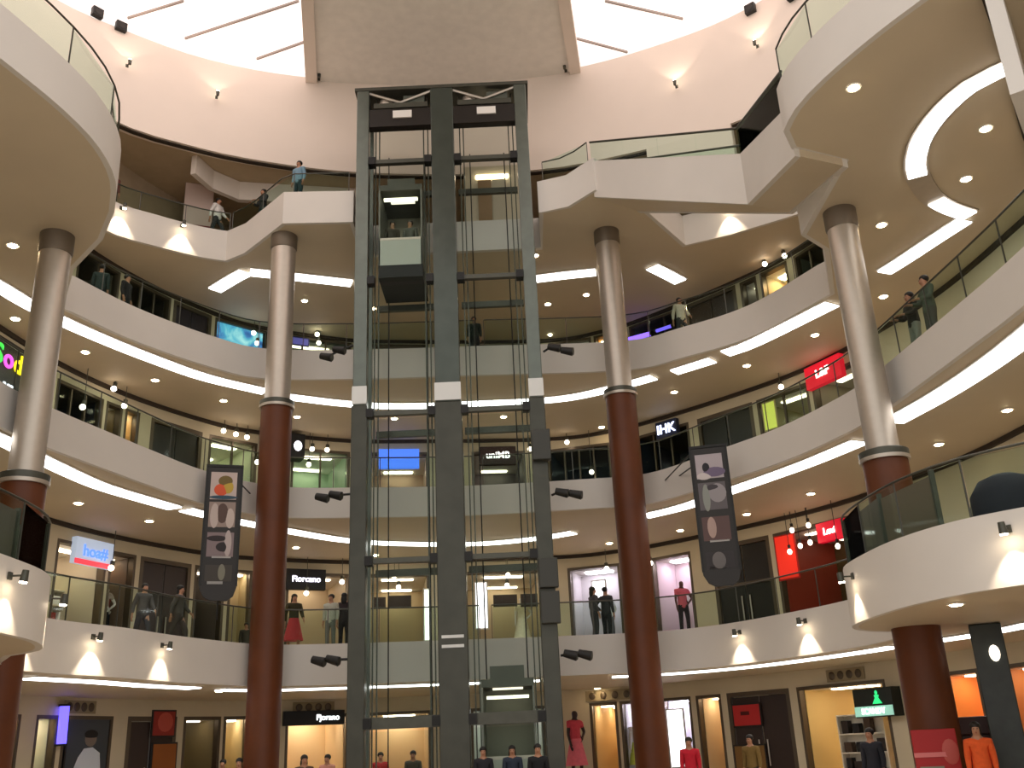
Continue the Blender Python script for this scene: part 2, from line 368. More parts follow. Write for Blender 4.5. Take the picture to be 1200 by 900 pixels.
# ------------------------------------------------------------------ downlights
def make_downlight():
    t = thing('downlight', '', 'ceiling light', (0, 0, 0))
    MB().lathe((0, 0, 0), [(.15, -.025), (.15, -.001)], 20).build('trim_ring', M_WHITE, t, smooth=True)
    MB().lathe((0, 0, 0), [(.085, -.045), (.11, -.026)], 20).build('lens', M_LENS, t, smooth=True)
    return t
ORD = 'first second third fourth fifth sixth seventh eighth ninth tenth eleventh twelfth thirteenth fourteenth fifteenth sixteenth seventeenth eighteenth'.split()
dl0 = make_downlight(); first = True
DL = {3: [(15, 287), (18, 373), (100, 412), (182, 445), (262, 469), (348, 488), (462, 490), (590, 488), (705, 500), (790, 459), (875, 428), (955, 392), (1000, 102), (1155, 150), (1132, 209), (1033, 263), (1035, 347)],
      2: [(92, 589), (175, 610), (347, 641), (440, 650), (600, 648), (714, 636), (797, 621), (875, 602), (950, 578), (1100, 520), (1180, 480)],
      1: [(80, 795), (160, 803), (257, 809), (813, 801), (1120, 707), (700, 806)],
      4: [(357, 352), (437, 361), (627, 299), (605, 354), (687, 345), (642, 356)]}
for k, L in DL.items():
    for n_, (x, y) in enumerate(sorted(L)):
        p = at_z(x, y, ZB[k]); lb = '%s round downlight from the left in the soffit under the %s gallery' % (ORD[n_], LV[k])
        if first: dl0.location = p; dl0['label'] = lb; dl0['group'] = 'soffit downlights'; first = False
        else: dup(dl0, p, 0, lb, 'soffit downlights')

# ------------------------------------------------------------------ shop walls, bays and shops
BAYS = {0: [], 1: [], 2: [], 3: [], 4: []}
YM = {0: 860, 1: 700, 2: 535, 3: 375}
def frame_of(k, x0, x1, y=None):
    y0 = y if y is not None else YM[k]
    if isinstance(y0, (int, float)): y0 = (y0, y0)
    s0, s1 = f_hit(x0, y0[0]), f_hit(x1, y0[1])
    if s1 < s0: s0, s1 = s1, s0
    a, b = f_at(s0), f_at(s1)
    return s0, s1, a, b, math.atan2(b.y - a.y, b.x - a.x), (b - a).length
def bay(k, x0, x1, y=None):
    s0, s1, a, b, rz, w = frame_of(k, x0, x1, y); BAYS[k].append((s0, s1)); return a, rz, w
HEADS = {0: .5, 1: .5, 2: .5, 3: .16}
def doors(k, x0, x1, y=None, label='', color=None, n=2, transom=None, poster=None):
    a, rz, w = bay(k, x0, x1, y); h = ZC[k] - ZF[k] - HEADS[k]
    t = thing('double_door', label, 'door', (a.x, a.y, ZF[k]), rz)
    f = MB(); f.box(0, .14, .0, .2, 0, h).box(w - .14, w, 0, .2, 0, h).box(.14, w - .14, 0, .2, h - .14, h); f.build('door_frame', M_FRAME, t)
    iw = (w - .28) / n; top = h - .14
    if transom: MB().box(.14, w - .14, .04, .16, transom - .05, transom + .05).build('transom_bar', M_FRAME, t)
    for i in range(n):
        x = .14 + i * iw
        lf = MB().box(x + .02, x + iw - .02, .07, .13, .02, (transom - .06) if transom else top - .02).build('door_leaf', color or M_DOOR, t, bevel=.012)
        hx = x + iw - .16 if i % 2 == 0 else x + .16
        MB().tube([(hx, .03, .8), (hx, .03, 1.6)], .025, 8).build('handle', M_STEEL, lf)
        MB().box(x + .2, x + iw - .2, .06, .07, .5, .58).build('kick_rail', M_FRAME, lf)
        if transom: MB().box(x + .03, x + iw - .03, .08, .12, transom + .06, top - .02).build('transom_panel', color or M_DOOR, t)
    return t, w, h
def shop(k, x0, x1, y=None, label='', wall=(214, 196, 160), back=None, depth=3.2, light=M_PANEL, strength=1, mull=0, framem=None, floor=(180, 160, 130), lit=True, lw=.5):
    a, rz, w = bay(k, x0, x1, y); h = ZC[k] - ZF[k] - HEADS[k]
    t = thing('shop_unit', label, 'shop', (a.x, a.y, ZF[k]), rz)
    mw = paint(wall)
    MB().box(.02, .12, .25, depth, 0, h).build('side_wall', mw, t); MB().box(w - .12, w - .02, .25, depth, 0, h).build('side_wall', mw, t)
    MB().box(.12, w - .12, depth - .12, depth, 0, h).build('back_wall', paint(back) if back else mw, t)
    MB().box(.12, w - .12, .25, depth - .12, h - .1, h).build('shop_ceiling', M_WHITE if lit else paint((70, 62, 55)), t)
    MB().box(.12, w - .12, .25, depth - .12, .002, .02).build('shop_floor', paint(floor), t)
    if lit:
        for j in range(2):
            yy = .8 + j * (depth - 1.4)
            if yy < depth - .3: MB().box(w / 2 - w * lw / 2, w / 2 + w * lw / 2, yy - .12, yy + .12, h - .14, h - .101).build('light_panel', light, t)
    fr = framem or M_FRAME
    f = MB(); f.box(0, .1, 0, .25, 0, h).box(w - .1, w, 0, .25, 0, h).box(.1, w - .1, 0, .25, h - .1, h); f.build('shopfront_frame', fr, t)
    if mull:
        n = mull; iw = (w - .2) / n
        for i in range(n):
            MB().box(.1 + i * iw + .03, .1 + (i + 1) * iw - .03, .1, .12, .05, h - .12).build('glass_pane', M_SGLASS, t)
        for i in range(1, n): MB().box(.1 + i * iw - .03, .1 + i * iw + .03, .06, .16, 0, h - .1).build('mullion', fr, t)
    return t, w, h, rz, a
def L2W(t, x, y, z):
    rz = t.rotation_euler.z; c, s = math.cos(rz), math.sin(rz); l = t.location
    return Vector((l.x + c * x - s * y, l.y + s * x + c * y, l.z + z))
def sign(k, x0, y0, x1, y1, label, board, text='', color=(255, 255, 255), glowv=2.5, tsize=.6, off=.12, boardm=None, base=None, italics=0, tx=.5, name='shop_sign'):
    """sign board on the shop wall: the photograph's box gives where on the wall and how large"""
    ym = (y0 + y1) / 2; s0, s1, a, b, rz, w = frame_of(k, x0, x1, ym)
    mid = (a + b) / 2; r = ray((x0 + x1) / 2, y0); zt = EYE + r.z * (mid.length / math.hypot(r.x, r.y))
    r = ray((x0 + x1) / 2, y1); zb = EYE + r.z * (mid.length / math.hypot(r.x, r.y)); h = zt - zb
    nx, ny = math.sin(rz), -math.cos(rz)
    t = thing(name, label, 'sign', (a.x + nx * off, a.y + ny * off, zb), rz)
    MB().box(0, w, -.1, off - .01, 0, h).build('sign_board', boardm or paint(board), t, bevel=.01)
    if base: MB().box(-.02, w + .02, -.14, -.1, -.02, h * .16).build('base_band', glow(base, 1.2), t)
    if text:
        text_mesh(text, h * tsize, .015, glow(color, glowv), 'lettering', t, Matrix.Translation((w * tx, -.12, h * .5)) @ TXT @ Matrix.Shear('XZ', 4, (0, 0)), sx=1.0)
    return t, w, h
def put(k, x, y, din=0.):
    """point on the floor of level k at the shop wall seen at (x, y), moved din metres into the shop"""
    s = f_hit(x, y); p = f_at(s); q = f_at(min(s + .05, FS[-1])); d = (q - p).normalized(); n = Vector((-d.y, d.x))
    p = p + n * din; return Vector((p.x, p.y, ZF[k])), math.atan2(d.y, d.x)

# ---------------------------------------------- people and mannequins
def skin(name, verts, edges, radii, material, parent, root=0, sub=1):
    me = bpy.data.meshes.new(name); me.from_pydata(verts, edges, [])
    o = bpy.data.objects.new('tmp', me); COL.objects.link(o)
    md = o.modifiers.new('skin', 'SKIN'); md.use_smooth_shade = True
    for i, r in enumerate(radii):
        sv = me.skin_vertices[0].data[i]; sv.radius = (r, r) if not isinstance(r, tuple) else r; sv.use_root = (i == root)
    sb = o.modifiers.new('sub', 'SUBSURF'); sb.levels = sub; sb.render_levels = sub
    dg = bpy.context.evaluated_depsgraph_get(); dg.update()
    m2 = bpy.data.meshes.new_from_object(o.evaluated_get(dg)); bpy.data.objects.remove(o); bpy.data.meshes.remove(me)
    m2.name = name; m2.materials.clear(); m2.materials.append(material)
    for p in m2.polygons: p.use_smooth = True
    r = bpy.data.objects.new(name, m2); COL.objects.link(r)
    if parent: r.parent = parent
    return r
POSES = {'stand': dict(l=((.21, .02, 1.13), (.22, -.05, .88)), r=((-.21, .02, 1.13), (-.22, -.05, .88)), st=0.),
         'rail': dict(l=((.24, -.06, 1.14), (.15, -.33, 1.10)), r=((-.24, -.06, 1.14), (-.15, -.33, 1.10)), st=.0),
         'walk': dict(l=((.22, -.08, 1.14), (.22, -.26, .95)), r=((-.22, .12, 1.14), (-.23, .14, .88)), st=.2),
         'hip': dict(l=((.33, .06, 1.16), (.17, -.06, 1.0)), r=((-.21, .02, 1.13), (-.22, -.08, .88)), st=.05)}
MESHES = {}
def person_parts(pose, female):
    P = POSES[pose]; st = P['st']
    J = [(0, 0, .95), (0, .01, 1.12), (0, .0, 1.3), (0, .0, 1.43), (0, -.005, 1.50), (0, -.015, 1.56), (0, -.01, 1.63), (0, 0, 1.69)]
    rad = [(.15, .105), (.125, .095), (.15, .1), (.075, .065), (.052, .052), (.066, .078), (.078, .092), (.052, .06)]
    Ed = [(i, i + 1) for i in range(7)]
    J.append((0, -.115, 1.585)); rad.append(.016); Ed.append((5, 8))           # nose
    arms = {}
    for sgn, key in ((1, 'l'), (-1, 'r')):
        b = len(J); el, wr = Vector(P[key][0]), Vector(P[key][1]); d = (wr - el).normalized()
        sh = Vector((.18 * sgn, 0, 1.39)); palm = wr + d * .07
        J += [tuple(sh), tuple(el), tuple(wr), tuple(palm)]; rad += [.058, .042, .028, (.036, .022)]
        Ed += [(3, b), (b, b + 1), (b + 1, b + 2), (b + 2, b + 3)]
        u = Vector((0, 1, 0)) if abs(d.y) < .7 else Vector((1, 0, 0)); u = (u - d * u.dot(d)).normalized(); inn = Vector((-sgn, 0, 0)) if abs(d.y) < .7 else Vector((0, 0, -1))
        for f, ln in zip((-.03, -.01, .01, .03), (.065, .08, .085, .075)):
            c = len(J); k1 = palm + d * .03 + u * f; k2 = k1 + d * ln * .6 + inn * .012; k3 = k2 + d * ln * .4 + inn * .02
            J += [tuple(k1), tuple(k2), tuple(k3)]; rad += [.0095, .0088, .0075]; Ed += [(b + 3, c), (c, c + 1), (c + 1, c + 2)]
        c = len(J); k1 = wr + d * .035 - u * .04; k2 = k1 + d * .04 - u * .012 + inn * .015
        J += [tuple(k1), tuple(k2)]; rad += [.011, .009]; Ed += [(b + 2, c), (c, c + 1)]
        arms[key] = (sh, el, wr)
    legs = {}
    for sgn, key in ((1, 'l'), (-1, 'r')):
        b = len(J); s = st * sgn
        hip = Vector((.095 * sgn, 0, .9)); kn = Vector((.1 * sgn, -.03 - s * .8, .5)); an = Vector((.1 * sgn, .02 - s * 1.0, .085)); toe = an + Vector((.02 * sgn, -.15, -.045))
        J += [tuple(hip), tuple(kn), tuple(an), tuple(toe)]; rad += [.085, .058, .04, (.036, .028)]
        Ed += [(0, b), (b, b + 1), (b + 1, b + 2), (b + 2, b + 3)]; legs[key] = (hip, kn, an, toe)
    return J, Ed, rad, arms, legs
def person(loc, rz, pose='stand', top=(60, 60, 70), low=(40, 40, 50), label='', cat='person', female=False, scale=1., name='person', skirt=None, longhair=False, sleeves='long', skinm=None, hair=True, group=None, scarf=None):
    t = thing(name, label, cat, loc, rz, group); t.scale = (scale,) * 3
    key = (pose, female, sleeves)
    if key not in MESHES:
        J, Ed, rad, arms, legs = person_parts(pose, female)
        body = skin('body', J, Ed, rad, M_SKIN, None, 0, 1)
        sj = [(0, 0, .8), (0, .005, .97), (0, .01, 1.14), (0, 0, 1.3), (0, 0, 1.42), (0, 0, 1.48)]; sr = [(.195, .15), (.18, .135), (.16, .122), (.18, .125), (.145, .105), (.085, .08)]
        se = [(i, i + 1) for i in range(5)]
        for k2, sgn in (('l', 1), ('r', -1)):
            b = len(sj); sh, el, wr = arms[k2]; end = el.lerp(wr, .85) if sleeves == 'long' else sh.lerp(el, .6)
            sj += [tuple(sh), tuple(el if sleeves == 'long' else sh.lerp(el, .3))]; sr += [.082, .062]; se += [(4, b), (b, b + 1)]
            sj.append(tuple(end)); sr.append(.045); se.append((b + 1, b + 2))
        shirt = skin('shirt', sj, se, sr, M_BLACKP, None, 0, 1)
        pj = [(0, 0, 1.04), (0, 0, .9)]; pr = [(.165, .125), (.175, .13)]; pe = [(0, 1)]
        for k2 in 'lr':
            b = len(pj); hip, kn, an, toe = legs[k2]
            pj += [tuple(hip - Vector((0, 0, .06))), tuple(kn), tuple(an + Vector((0, 0, .03)))]; pr += [.1, .072, .06]; pe += [(1, b), (b, b + 1), (b + 1, b + 2)]
        trousers = skin('trousers', pj, pe, pr, M_BLACKP, None, 0, 1)
        sh = MB()
        for k2 in 'lr':
            an, toe = legs[k2][2], legs[k2][3]; sh.ball((an.x, (an.y + toe.y) / 2 - .01, .045), .052, .14, .046)
        MESHES[key] = (body, shirt, trousers, sh.build('shoes', M_BLACKP, smooth=True))
        for o in MESHES[key]: o.hide_render = True
    src = MESHES[key]; made = {}
    for nm, o in zip(('body', 'shirt', 'trousers', 'shoes'), src):
        if skirt and nm == 'trousers': continue
        me = o.data.copy(); me.materials.clear()
        me.materials.append({'body': skinm or M_SKIN, 'shirt': cloth('%d_%d_%d' % top, top), 'trousers': cloth('%d_%d_%d' % low, low), 'shoes': M_BLACKP}[nm])
        c = bpy.data.objects.new(nm, me); COL.objects.link(c); c.parent = t; made[nm] = c
    if skirt:
        MB().lathe((0, 0, 0), [(.3, .35), (.24, .6), (.17, .9), (.15, 1.0)], 16).build('skirt', cloth('%d_%d_%d' % skirt, skirt), t, smooth=True)
    if hair:
        h = MB(); h.ball((0, .018, 1.655), .093, .105, .085, 12, 8)
        if longhair: h.ball((0, .06, 1.53), .095, .06, .16, 12, 8)
        h.build('hair', M_HAIR if not scarf else cloth('scarf', scarf), t, smooth=True)
        for s in (-1, 1): MB().ball((.03 * s, -.098, 1.615), .011, .008, .008, 8, 5).build('eye', M_BLACK, t)
        MB().ball((0, -.094, 1.545), .022, .008, .006, 8, 5).build('mouth', paint((140, 70, 62)), t)
    return t
def mannequin(loc, rz, top, low, label, pose='hip', scale=1.15, lift=.55, skirt=None, hair=False, skinm=None):
    loc = Vector(loc) + Vector((0, 0, lift))
    t = person(loc, rz, pose, top, low, label, 'mannequin', True, scale, 'mannequin', skirt, False, 'short', skinm or M_MANN, hair)
    MB().lathe((0, 0, 0), [(.3, -lift / scale), (.3, -.03), (.28, -.005)], 20).build('plinth', M_WHITE, t, smooth=True)
    return t
def facing(p): return math.atan2(p[1], p[0]) - math.pi / 2         # turned to look into the atrium, towards the middle

def shelf_unit(loc, rz, w, h, d, n, label, goods, board=(240, 232, 215), glowm=None, group='goods on the shelves', glabel=('box from left', 'shop shelf', 'box')):
    t = thing('shelf_unit', label, 'shelf', loc, rz)
    MB().box(0, .04, 0, d, 0, h).build('side_panel', paint(board), t); MB().box(w - .04, w, 0, d, 0, h).build('side_panel', paint(board), t)
    MB().box(.04, w - .04, d - .03, d, 0, h).build('back_panel', paint(board), t)
    for i in range(n + 1): MB().box(.04, w - .04, 0, d - .03, i * (h - .05) / n, i * (h - .05) / n + .04).build('shelf_board', paint(board), t)
    for i in range(n):
        cnt = 0; z = i * (h - .05) / n + .04; x = .1; gap = (h - .05) / n - .04
        while x < w - .35:
            bw = random.uniform(.16, .3); bh = gap * random.uniform(.5, .85); c = random.choice(goods)
            o = MB().box(x, x + bw, .06, d - .1, z, z + bh).build('shop_' + glabel[2], paint(c), bevel=.012)
            o.location = loc; o.rotation_euler.z = rz
            tag(o, '%s %s, %s shelf up, %s' % (ORD[cnt], glabel[0], ORD[i], glabel[1]), glabel[2], group); cnt += 1; x += bw + random.uniform(.04, .18)
    return t

# ------------------------------------------------------------------ shops, level by level
YB = {3: [(60, 300), (205, 365), (250, 378), (312, 393), (410, 397), (690, 390), (740, 385), (800, 362), (860, 340), (920, 310), (980, 290)],
      2: [(-50, 405), (65, 455), (120, 480), (175, 508), (235, 530), (305, 540), (410, 550), (640, 545), (700, 540), (740, 530), (815, 505), (880, 480), (950, 448), (1000, 425)],
      1: [(60, 660), (130, 680), (222, 700), (290, 715), (410, 720), (670, 720), (770, 705), (845, 690), (905, 670), (1010, 635)],
      0: [(0, 865), (1200, 865)]}
def yb(k, x):
    P = YB[k]
    for (a, b), (c, d) in zip(P, P[1:]):
        if a <= x <= c: return b + (d - b) * (x - a) / (c - a)
    return P[0][1] if x < P[0][0] else P[-1][1]
def S(k, x0, x1, label, **kw): return shop(k, x0, x1, (yb(k, x0), yb(k, x1)), label, **kw)
def DD(k, x0, x1, label, **kw): return doors(k, x0, x1, (yb(k, x0), yb(k, x1)), label, **kw)
DIM = glow((255, 236, 205), 5.0); MID = glow((255, 236, 208), 9.0)
# upper gallery (below the top gallery)
S(3, 90, 140, 'dim grey shop on the upper gallery, far left', wall=(120, 112, 100), lit=False, mull=2)
S(3, 146, 200, 'dark glass shop on the upper gallery beside the video wall shop', wall=(60, 54, 52), lit=False, mull=3)
DD(3, 203, 248, 'dark purple double doors on the upper gallery beside the blue video wall', color=mat('plum_timber', (46, 36, 44), .4))
vs_, vw, vh, vrz, va = S(3, 252, 314, 'upper gallery shop front holding the blue video wall', wall=(40, 60, 90), lit=False, depth=2)
tl_, tw, th_, trz, ta = S(3, 324, 412, 'dim teal lit shop on the upper gallery left of the lift', wall=(112, 134, 132), back=(128, 150, 146), light=DIM, mull=3)
S(3, 428, 500, 'pale pink shop on the upper gallery behind the left lift bay', wall=(170, 148, 140), light=DIM)
S(3, 548, 612, 'brown red shop on the upper gallery behind the right lift bay', wall=(140, 78, 62), light=DIM)
S(3, 642, 692, 'pale lit shop on the upper gallery beside the right red column', wall=(190, 190, 176), light=MID)
S(3, 695, 709, 'narrow yellow lit display on the upper gallery behind the red column', wall=(226, 172, 70), light=MID, depth=1.2)
S(3, 737, 798, 'grey green glass shop with purple glow on the upper gallery', wall=(84, 98, 88), lit=False, mull=3)
DD(3, 803, 862, 'dark double doors on the upper gallery right of the purple neon shop')
S(3, 867, 886, 'narrow grey shop on the upper gallery beside the warm display', wall=(126, 120, 116), light=DIM)
S(3, 890, 922, 'small warm lit display on the upper gallery, right', wall=(206, 182, 140), light=M_PANEL, depth=1.5)
S(3, 930, 966, 'dim green glass shop on the upper gallery by the steel column', wall=(96, 102, 92), lit=False, mull=2)
# middle gallery
S(2, -45, 34, 'dark shop with bright coloured letters on the middle gallery, far left', wall=(48, 42, 46), lit=False, mull=2)
S(2, 66, 121, 'navy glass shop on the middle gallery beside the left steel column', wall=(44, 46, 58), lit=False, mull=3)
S(2, 124, 143, 'olive lit display on the middle gallery', wall=(120, 98, 58), light=DIM, depth=1.6)
S(2, 146, 163, 'narrow cream lit window on the middle gallery beside the dark doors', wall=(214, 182, 130), light=MID, depth=1.2)
DD(2, 176, 236, 'black double doors on the middle gallery above the left hanging banner', color=mat('black_timber', (34, 30, 24), .4))
S(2, 244, 301, 'white lit glass shop on the middle gallery beside the left red column', wall=(206, 212, 184), light=MID, mull=2)
S(2, 341, 410, 'pale teal lit shop on the middle gallery left of the lift', wall=(176, 200, 176), light=MID, mull=2)
S(2, 432, 503, 'beige shop with a blue screen on the middle gallery behind the lift', wall=(176, 148, 124), light=MID)
S(2, 553, 616, 'grey shop with a dark sign on the middle gallery behind the right lift bay', wall=(104, 96, 98), light=DIM)
S(2, 642, 716, 'navy glass shop on the middle gallery right of the lift', wall=(66, 74, 86), lit=False, mull=4)
S(2, 744, 808, 'navy shop with white sign on the middle gallery', wall=(40, 48, 66), lit=False, mull=3)
DD(2, 818, 882, 'black double doors on the middle gallery behind the right hanging banner', color=mat('black_timber', (34, 30, 24), .4))
S(2, 887, 946, 'pale shop with a yellow green display on the middle gallery', wall=(168, 160, 122), light=DIM, mull=2)
S(2, 950, 1000, 'beige shop under the red sign on the middle gallery', wall=(160, 150, 130), light=DIM)
# lower gallery
s1a = S(1, 64, 123, 'lit shelf shop under the blue and red sign on the lower gallery', wall=(196, 184, 166), light=M_PANEL, depth=3)
S(1, 126, 157, 'shop window with dark clad mannequins on the lower gallery, left', wall=(120, 102, 88), light=DIM, depth=1.6)
DD(1, 162, 222, 'tall dark brown double doors on the lower gallery left of the hanging banner', color=mat('brown_timber', (52, 38, 32), .4))
S(1, 226, 262, 'dim grey shop on the lower gallery behind the left hanging banner', wall=(110, 98, 90), light=DIM)
S(1, 266, 294, 'cream display niche on the lower gallery beside the left red column', wall=(206, 190, 150), light=MID, depth=1.1)
S(1, 334, 410, 'cream clothes shop under the black sign on the lower gallery', wall=(196, 178, 150), light=MID)
S(1, 428, 504, 'beige shop with dark wall panels on the lower gallery behind the left lift bay', wall=(196, 176, 142), light=MID, depth=4)
S(1, 545, 640, 'beige shop on the lower gallery behind the right lift bay', wall=(196, 178, 148), light=MID, depth=4)
S(1, 668, 730, 'white lit window with mannequins on the lower gallery right of the lift', wall=(208, 202, 206), light=M_PANELW, depth=1.6)
S(1, 766, 814, 'pinkish white window with a posing mannequin on the lower gallery', wall=(226, 206, 214), light=M_PANELW, depth=1.6)
DD(1, 838, 906, 'black panelled double doors with transom on the lower gallery, right', color=mat('black_timber', (34, 30, 24), .4), transom=2.0)
S(1, 911, 1003, 'red walled shop with bare bulbs on the lower gallery, right', wall=(150, 60, 44), back=(96, 78, 50), light=DIM)
# ground floor
S(0, 2, 22, 'white lit shop edge on the ground floor, far left', wall=(230, 228, 220), light=MID, depth=1.5)
S(0, 40, 67, 'white lit shop window with a blue neon edge on the ground floor', wall=(214, 216, 196), light=MID, depth=1.6)
S(0, 72, 131, 'dark shop window with a big poster figure on the ground floor', wall=(44, 46, 50), lit=False, depth=1.6)
DD(0, 148, 206, 'dark double doors with a red poster on the ground floor, left', color=mat('brown_timber', (52, 38, 32), .4))
S(0, 214, 258, 'olive wall shop on the ground floor left of the cream doorway', wall=(140, 126, 92), light=DIM)
S(0, 261, 291, 'cream doorway shop on the ground floor beside the left red column', wall=(222, 206, 164), light=M_PANEL)
S(0, 334, 408, 'bright cream shop under the black sign on the ground floor', wall=(240, 216, 178), light=M_PANEL)
S(0, 430, 506, 'warm lit shop on the ground floor behind the left lift bay', wall=(226, 202, 166), light=M_PANEL, depth=4)
S(0, 552, 640, 'white green lit shop on the ground floor behind the right lift bay', wall=(190, 196, 180), light=M_PANELW, depth=4)
S(0, 693, 726, 'cream doorway shop on the ground floor beside the mannequin in red', wall=(236, 208, 158), light=M_PANEL)
S(0, 729, 762, 'white window with a lime cloth on the ground floor behind the right red column', wall=(230, 226, 232), light=M_PANELW, depth=1.6)
S(0, 779, 814, 'glaring white window on the ground floor right of the red column', wall=(240, 236, 244), light=M_PANELW, depth=1.4, lw=.8)
S(0, 820, 850, 'narrow cream lit doorway on the ground floor left of the red poster doors', wall=(232, 206, 166), light=M_PANEL)
DD(0, 857, 932, 'dark double doors with a red notice on the ground floor, right', color=mat('brown_timber', (52, 38, 32), .4))
S(0, 941, 1048, 'cream shop with shelves under the green sign on the ground floor', wall=(236, 206, 140), back=(240, 222, 190), light=M_PANEL, depth=4)
S(0, 1108, 1162, 'orange lit shop on the ground floor right of the red column', wall=(240, 158, 82), light=M_PANEL, depth=3)
S(0, 1176, 1230, 'warm shop on the ground floor at the right edge', wall=(226, 150, 90), light=MID, depth=3)

def wall_pieces(k, mb, z0, z1, y0, y1):
    """wall slab along the shopfront curve, leaving the bays open"""
    cuts = sorted(BAYS[k]); s = 0.; segs = []
    for a, b in cuts:
        if a > s + .02: segs.append((s, a))
        s = max(s, b)
    segs.append((s, FS[-1]))
    for a, b in segs:
        pts = [f_at(a)] + [FW[i] for i in range(len(FW)) if a + .02 < FS[i] < b - .02] + [f_at(b)]
        mb.sweep(pts, [(0, z0), (.22, z0), (.22, z1), (0, z1)])
for k in (0, 1, 2, 3):
    nm = {0: 'ground', 1: 'lower', 2: 'middle', 3: 'upper'}[k]
    mb = MB(); wall_pieces(k, mb, ZF[k], ZC[k] - HEADS[k], 0, .22)
    mb.sweep(FW, [(0, ZC[k] - HEADS[k]), (.28, ZC[k] - HEADS[k]), (.28, ZC[k]), (0, ZC[k])])
    struct('wall_%s' % nm, mb, M_WALL, 'cream shopfront wall of the %s level' % nm)
    if k: struct('trim_%d' % (10 + k), MB().sweep(FW, [(-.1, ZC[k] - .13), (0, ZC[k] - .13), (0, ZC[k] - .002), (-.1, ZC[k] - .002)]), M_JOINT, 'dark joint between shop wall and soffit, %s level' % nm)
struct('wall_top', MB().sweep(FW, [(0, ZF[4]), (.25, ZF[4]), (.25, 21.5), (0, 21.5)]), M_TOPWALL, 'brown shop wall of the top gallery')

# ------------------------------------------------------------------ columns
def column(x, y, ztop, zred, rs, rr, label):
    t = thing('column', label, 'column', (x, y, 0))
    MB().lathe((0, 0, 0), [(rr + .06, 0), (rr + .06, .25), (rr, .28), (rr, zred - .12)], 36).build('red_cladding', M_RED, t, smooth=True)
    MB().lathe((0, 0, 0), [(rr + .04, zred - .12), (rr + .05, zred - .06), (rr + .05, zred + .02), (rr - .02, zred + .05), (rs + .02, zred + .06)], 36).build('collar', M_STEELD, t, smooth=True)
    MB().lathe((0, 0, 0), [(rr + .055, zred - .2), (rr + .06, zred - .12)], 36).build('collar_band', M_STEEL, t, smooth=True)
    MB().lathe((0, 0, 0), [(rs, zred + .06), (rs, ztop - .5)], 36).build('steel_shaft', M_STEEL, t, smooth=True)
    MB().lathe((0, 0, 0), [(rs + .01, ztop - .5), (rs + .03, ztop - .45), (rs + .03, ztop - .002)], 36).build('capital', mat('capital_shaded_steel', (120, 108, 94), .5, metal=.5), t, smooth=True)  # same steel, darkened to paint in the shade below the soffit
    return t
column(-10.45, 20.0, ZB[3], 7.5, .35, .455, 'near left column, steel above and red timber below, by the lower left balcony')
column(8.0, 20.55, ZB[3], 7.3, .35, .475, 'near right column, steel above and red timber below, standing through the lower right balcony')
column(-7.2, 28.05, ZB[4], 11.85, .39, .47, 'far left column, steel above and dark red below, left of the lift')
column(3.36, 28.7, ZB[4], 11.95, .39, .47, 'far right column, steel above and dark red below, right of the lift')

# ------------------------------------------------------------------ balustrades
def balustrade(P, zt, label, pane=1.4, h=1.0, off=.02, rail=M_STEELD, name='glass_balustrade'):
    L = cumlen(P); n = max(1, int(L[-1] / pane)); Q = resample(P, n + 1)
    t = thing(name, label, 'balustrade', (P[0].x, P[0].y, zt), group='glass balustrades')
    for i in range(n):
        a, b = Q[i], Q[i + 1]; d = (b - a).normalized()
        a2, b2 = a + d * .03, b - d * .03
        MB().wallseg(a2, b2, .014, zt + .02, zt + h - .03, 1).build('glass_pane', M_GLASS, t, world=True)
    for i in range(n + 1):
        a = Q[i]; MB().box(a.x - .012, a.x + .012, a.y - .012, a.y + .012, zt - .0, zt + h - .02).build('post', rail, t, world=True)
    MB().tube([(p.x, p.y, zt + h) for p in resample(P, n * 3 + 1)], .022, 8).build('handrail', rail, t, world=True, smooth=True)
    return t
def clip(P, f): return [p for p in P if f(p)]
balustrade(clip(E1, lambda p: p.x < -1.2 and p.y > 19.2 and p.x > -10.6), ZT[1], 'glass balustrade of the lower gallery left of the lift')
balustrade(clip(E1L, lambda p: p.x > -1.2 and p.y > 21.3), ZT[1], 'glass balustrade of the lower gallery right of the lift')
balustrade(clip(E1, lambda p: p.x < -7.5 and 12 < p.y < 18.3 and p.x > -9.6), ZT[1], 'glass balustrade around the lower left balcony')
balustrade([p for p in E1 if p.x > 6 and p.y < 21.1 and p.x < 9.4][::1][:40], ZT[1], 'glass balustrade around the lower right balcony')
balustrade(clip(E2, lambda p: p.x < -1.2 and p.y > 14), ZT[2], 'glass balustrade of the middle gallery left of the lift')
balustrade(clip(E2, lambda p: p.x > -1.2 and p.y > 13), ZT[2], 'glass balustrade of the middle gallery right of the lift')
balustrade(clip(E3M, lambda p: p.x < -1.2), ZT[3], 'glass balustrade of the upper gallery left of the lift')
balustrade(clip(E3M, lambda p: p.x > -1.2), ZT[3], 'glass balustrade of the upper gallery right of the lift')
balustrade(clip(E3, lambda p: p.x > -8.9 and p.x < -7 and p.y < 19.1 and p.y > 9), ZT[3], 'glass balustrade around the upper left balcony')
balustrade([p for p in E3 if 5 < p.x < 9 and p.y < 17.2], ZT[3], 'glass balustrade around the upper right balcony')
balustrade([p for p in E4 if p.x < -9.4 and p.y > 20 and p.x > -14.6], ZT[4], 'glass balustrade along the recess of the top gallery, left', h=.75)
balustrade(join([(-9.4, 29.55), (-8.7, 29.1), (-7.0, 27.3), (-5.0, 27.4)]), ZT[4], 'glass balustrade on the top gallery landing left of the lift', h=.75)
balustrade(join([(1.3, 27.3), (2.1, 27.05), (2.7, 26.3)]), ZT[4], 'short glass balustrade on the top gallery landing right of the lift', h=.75)
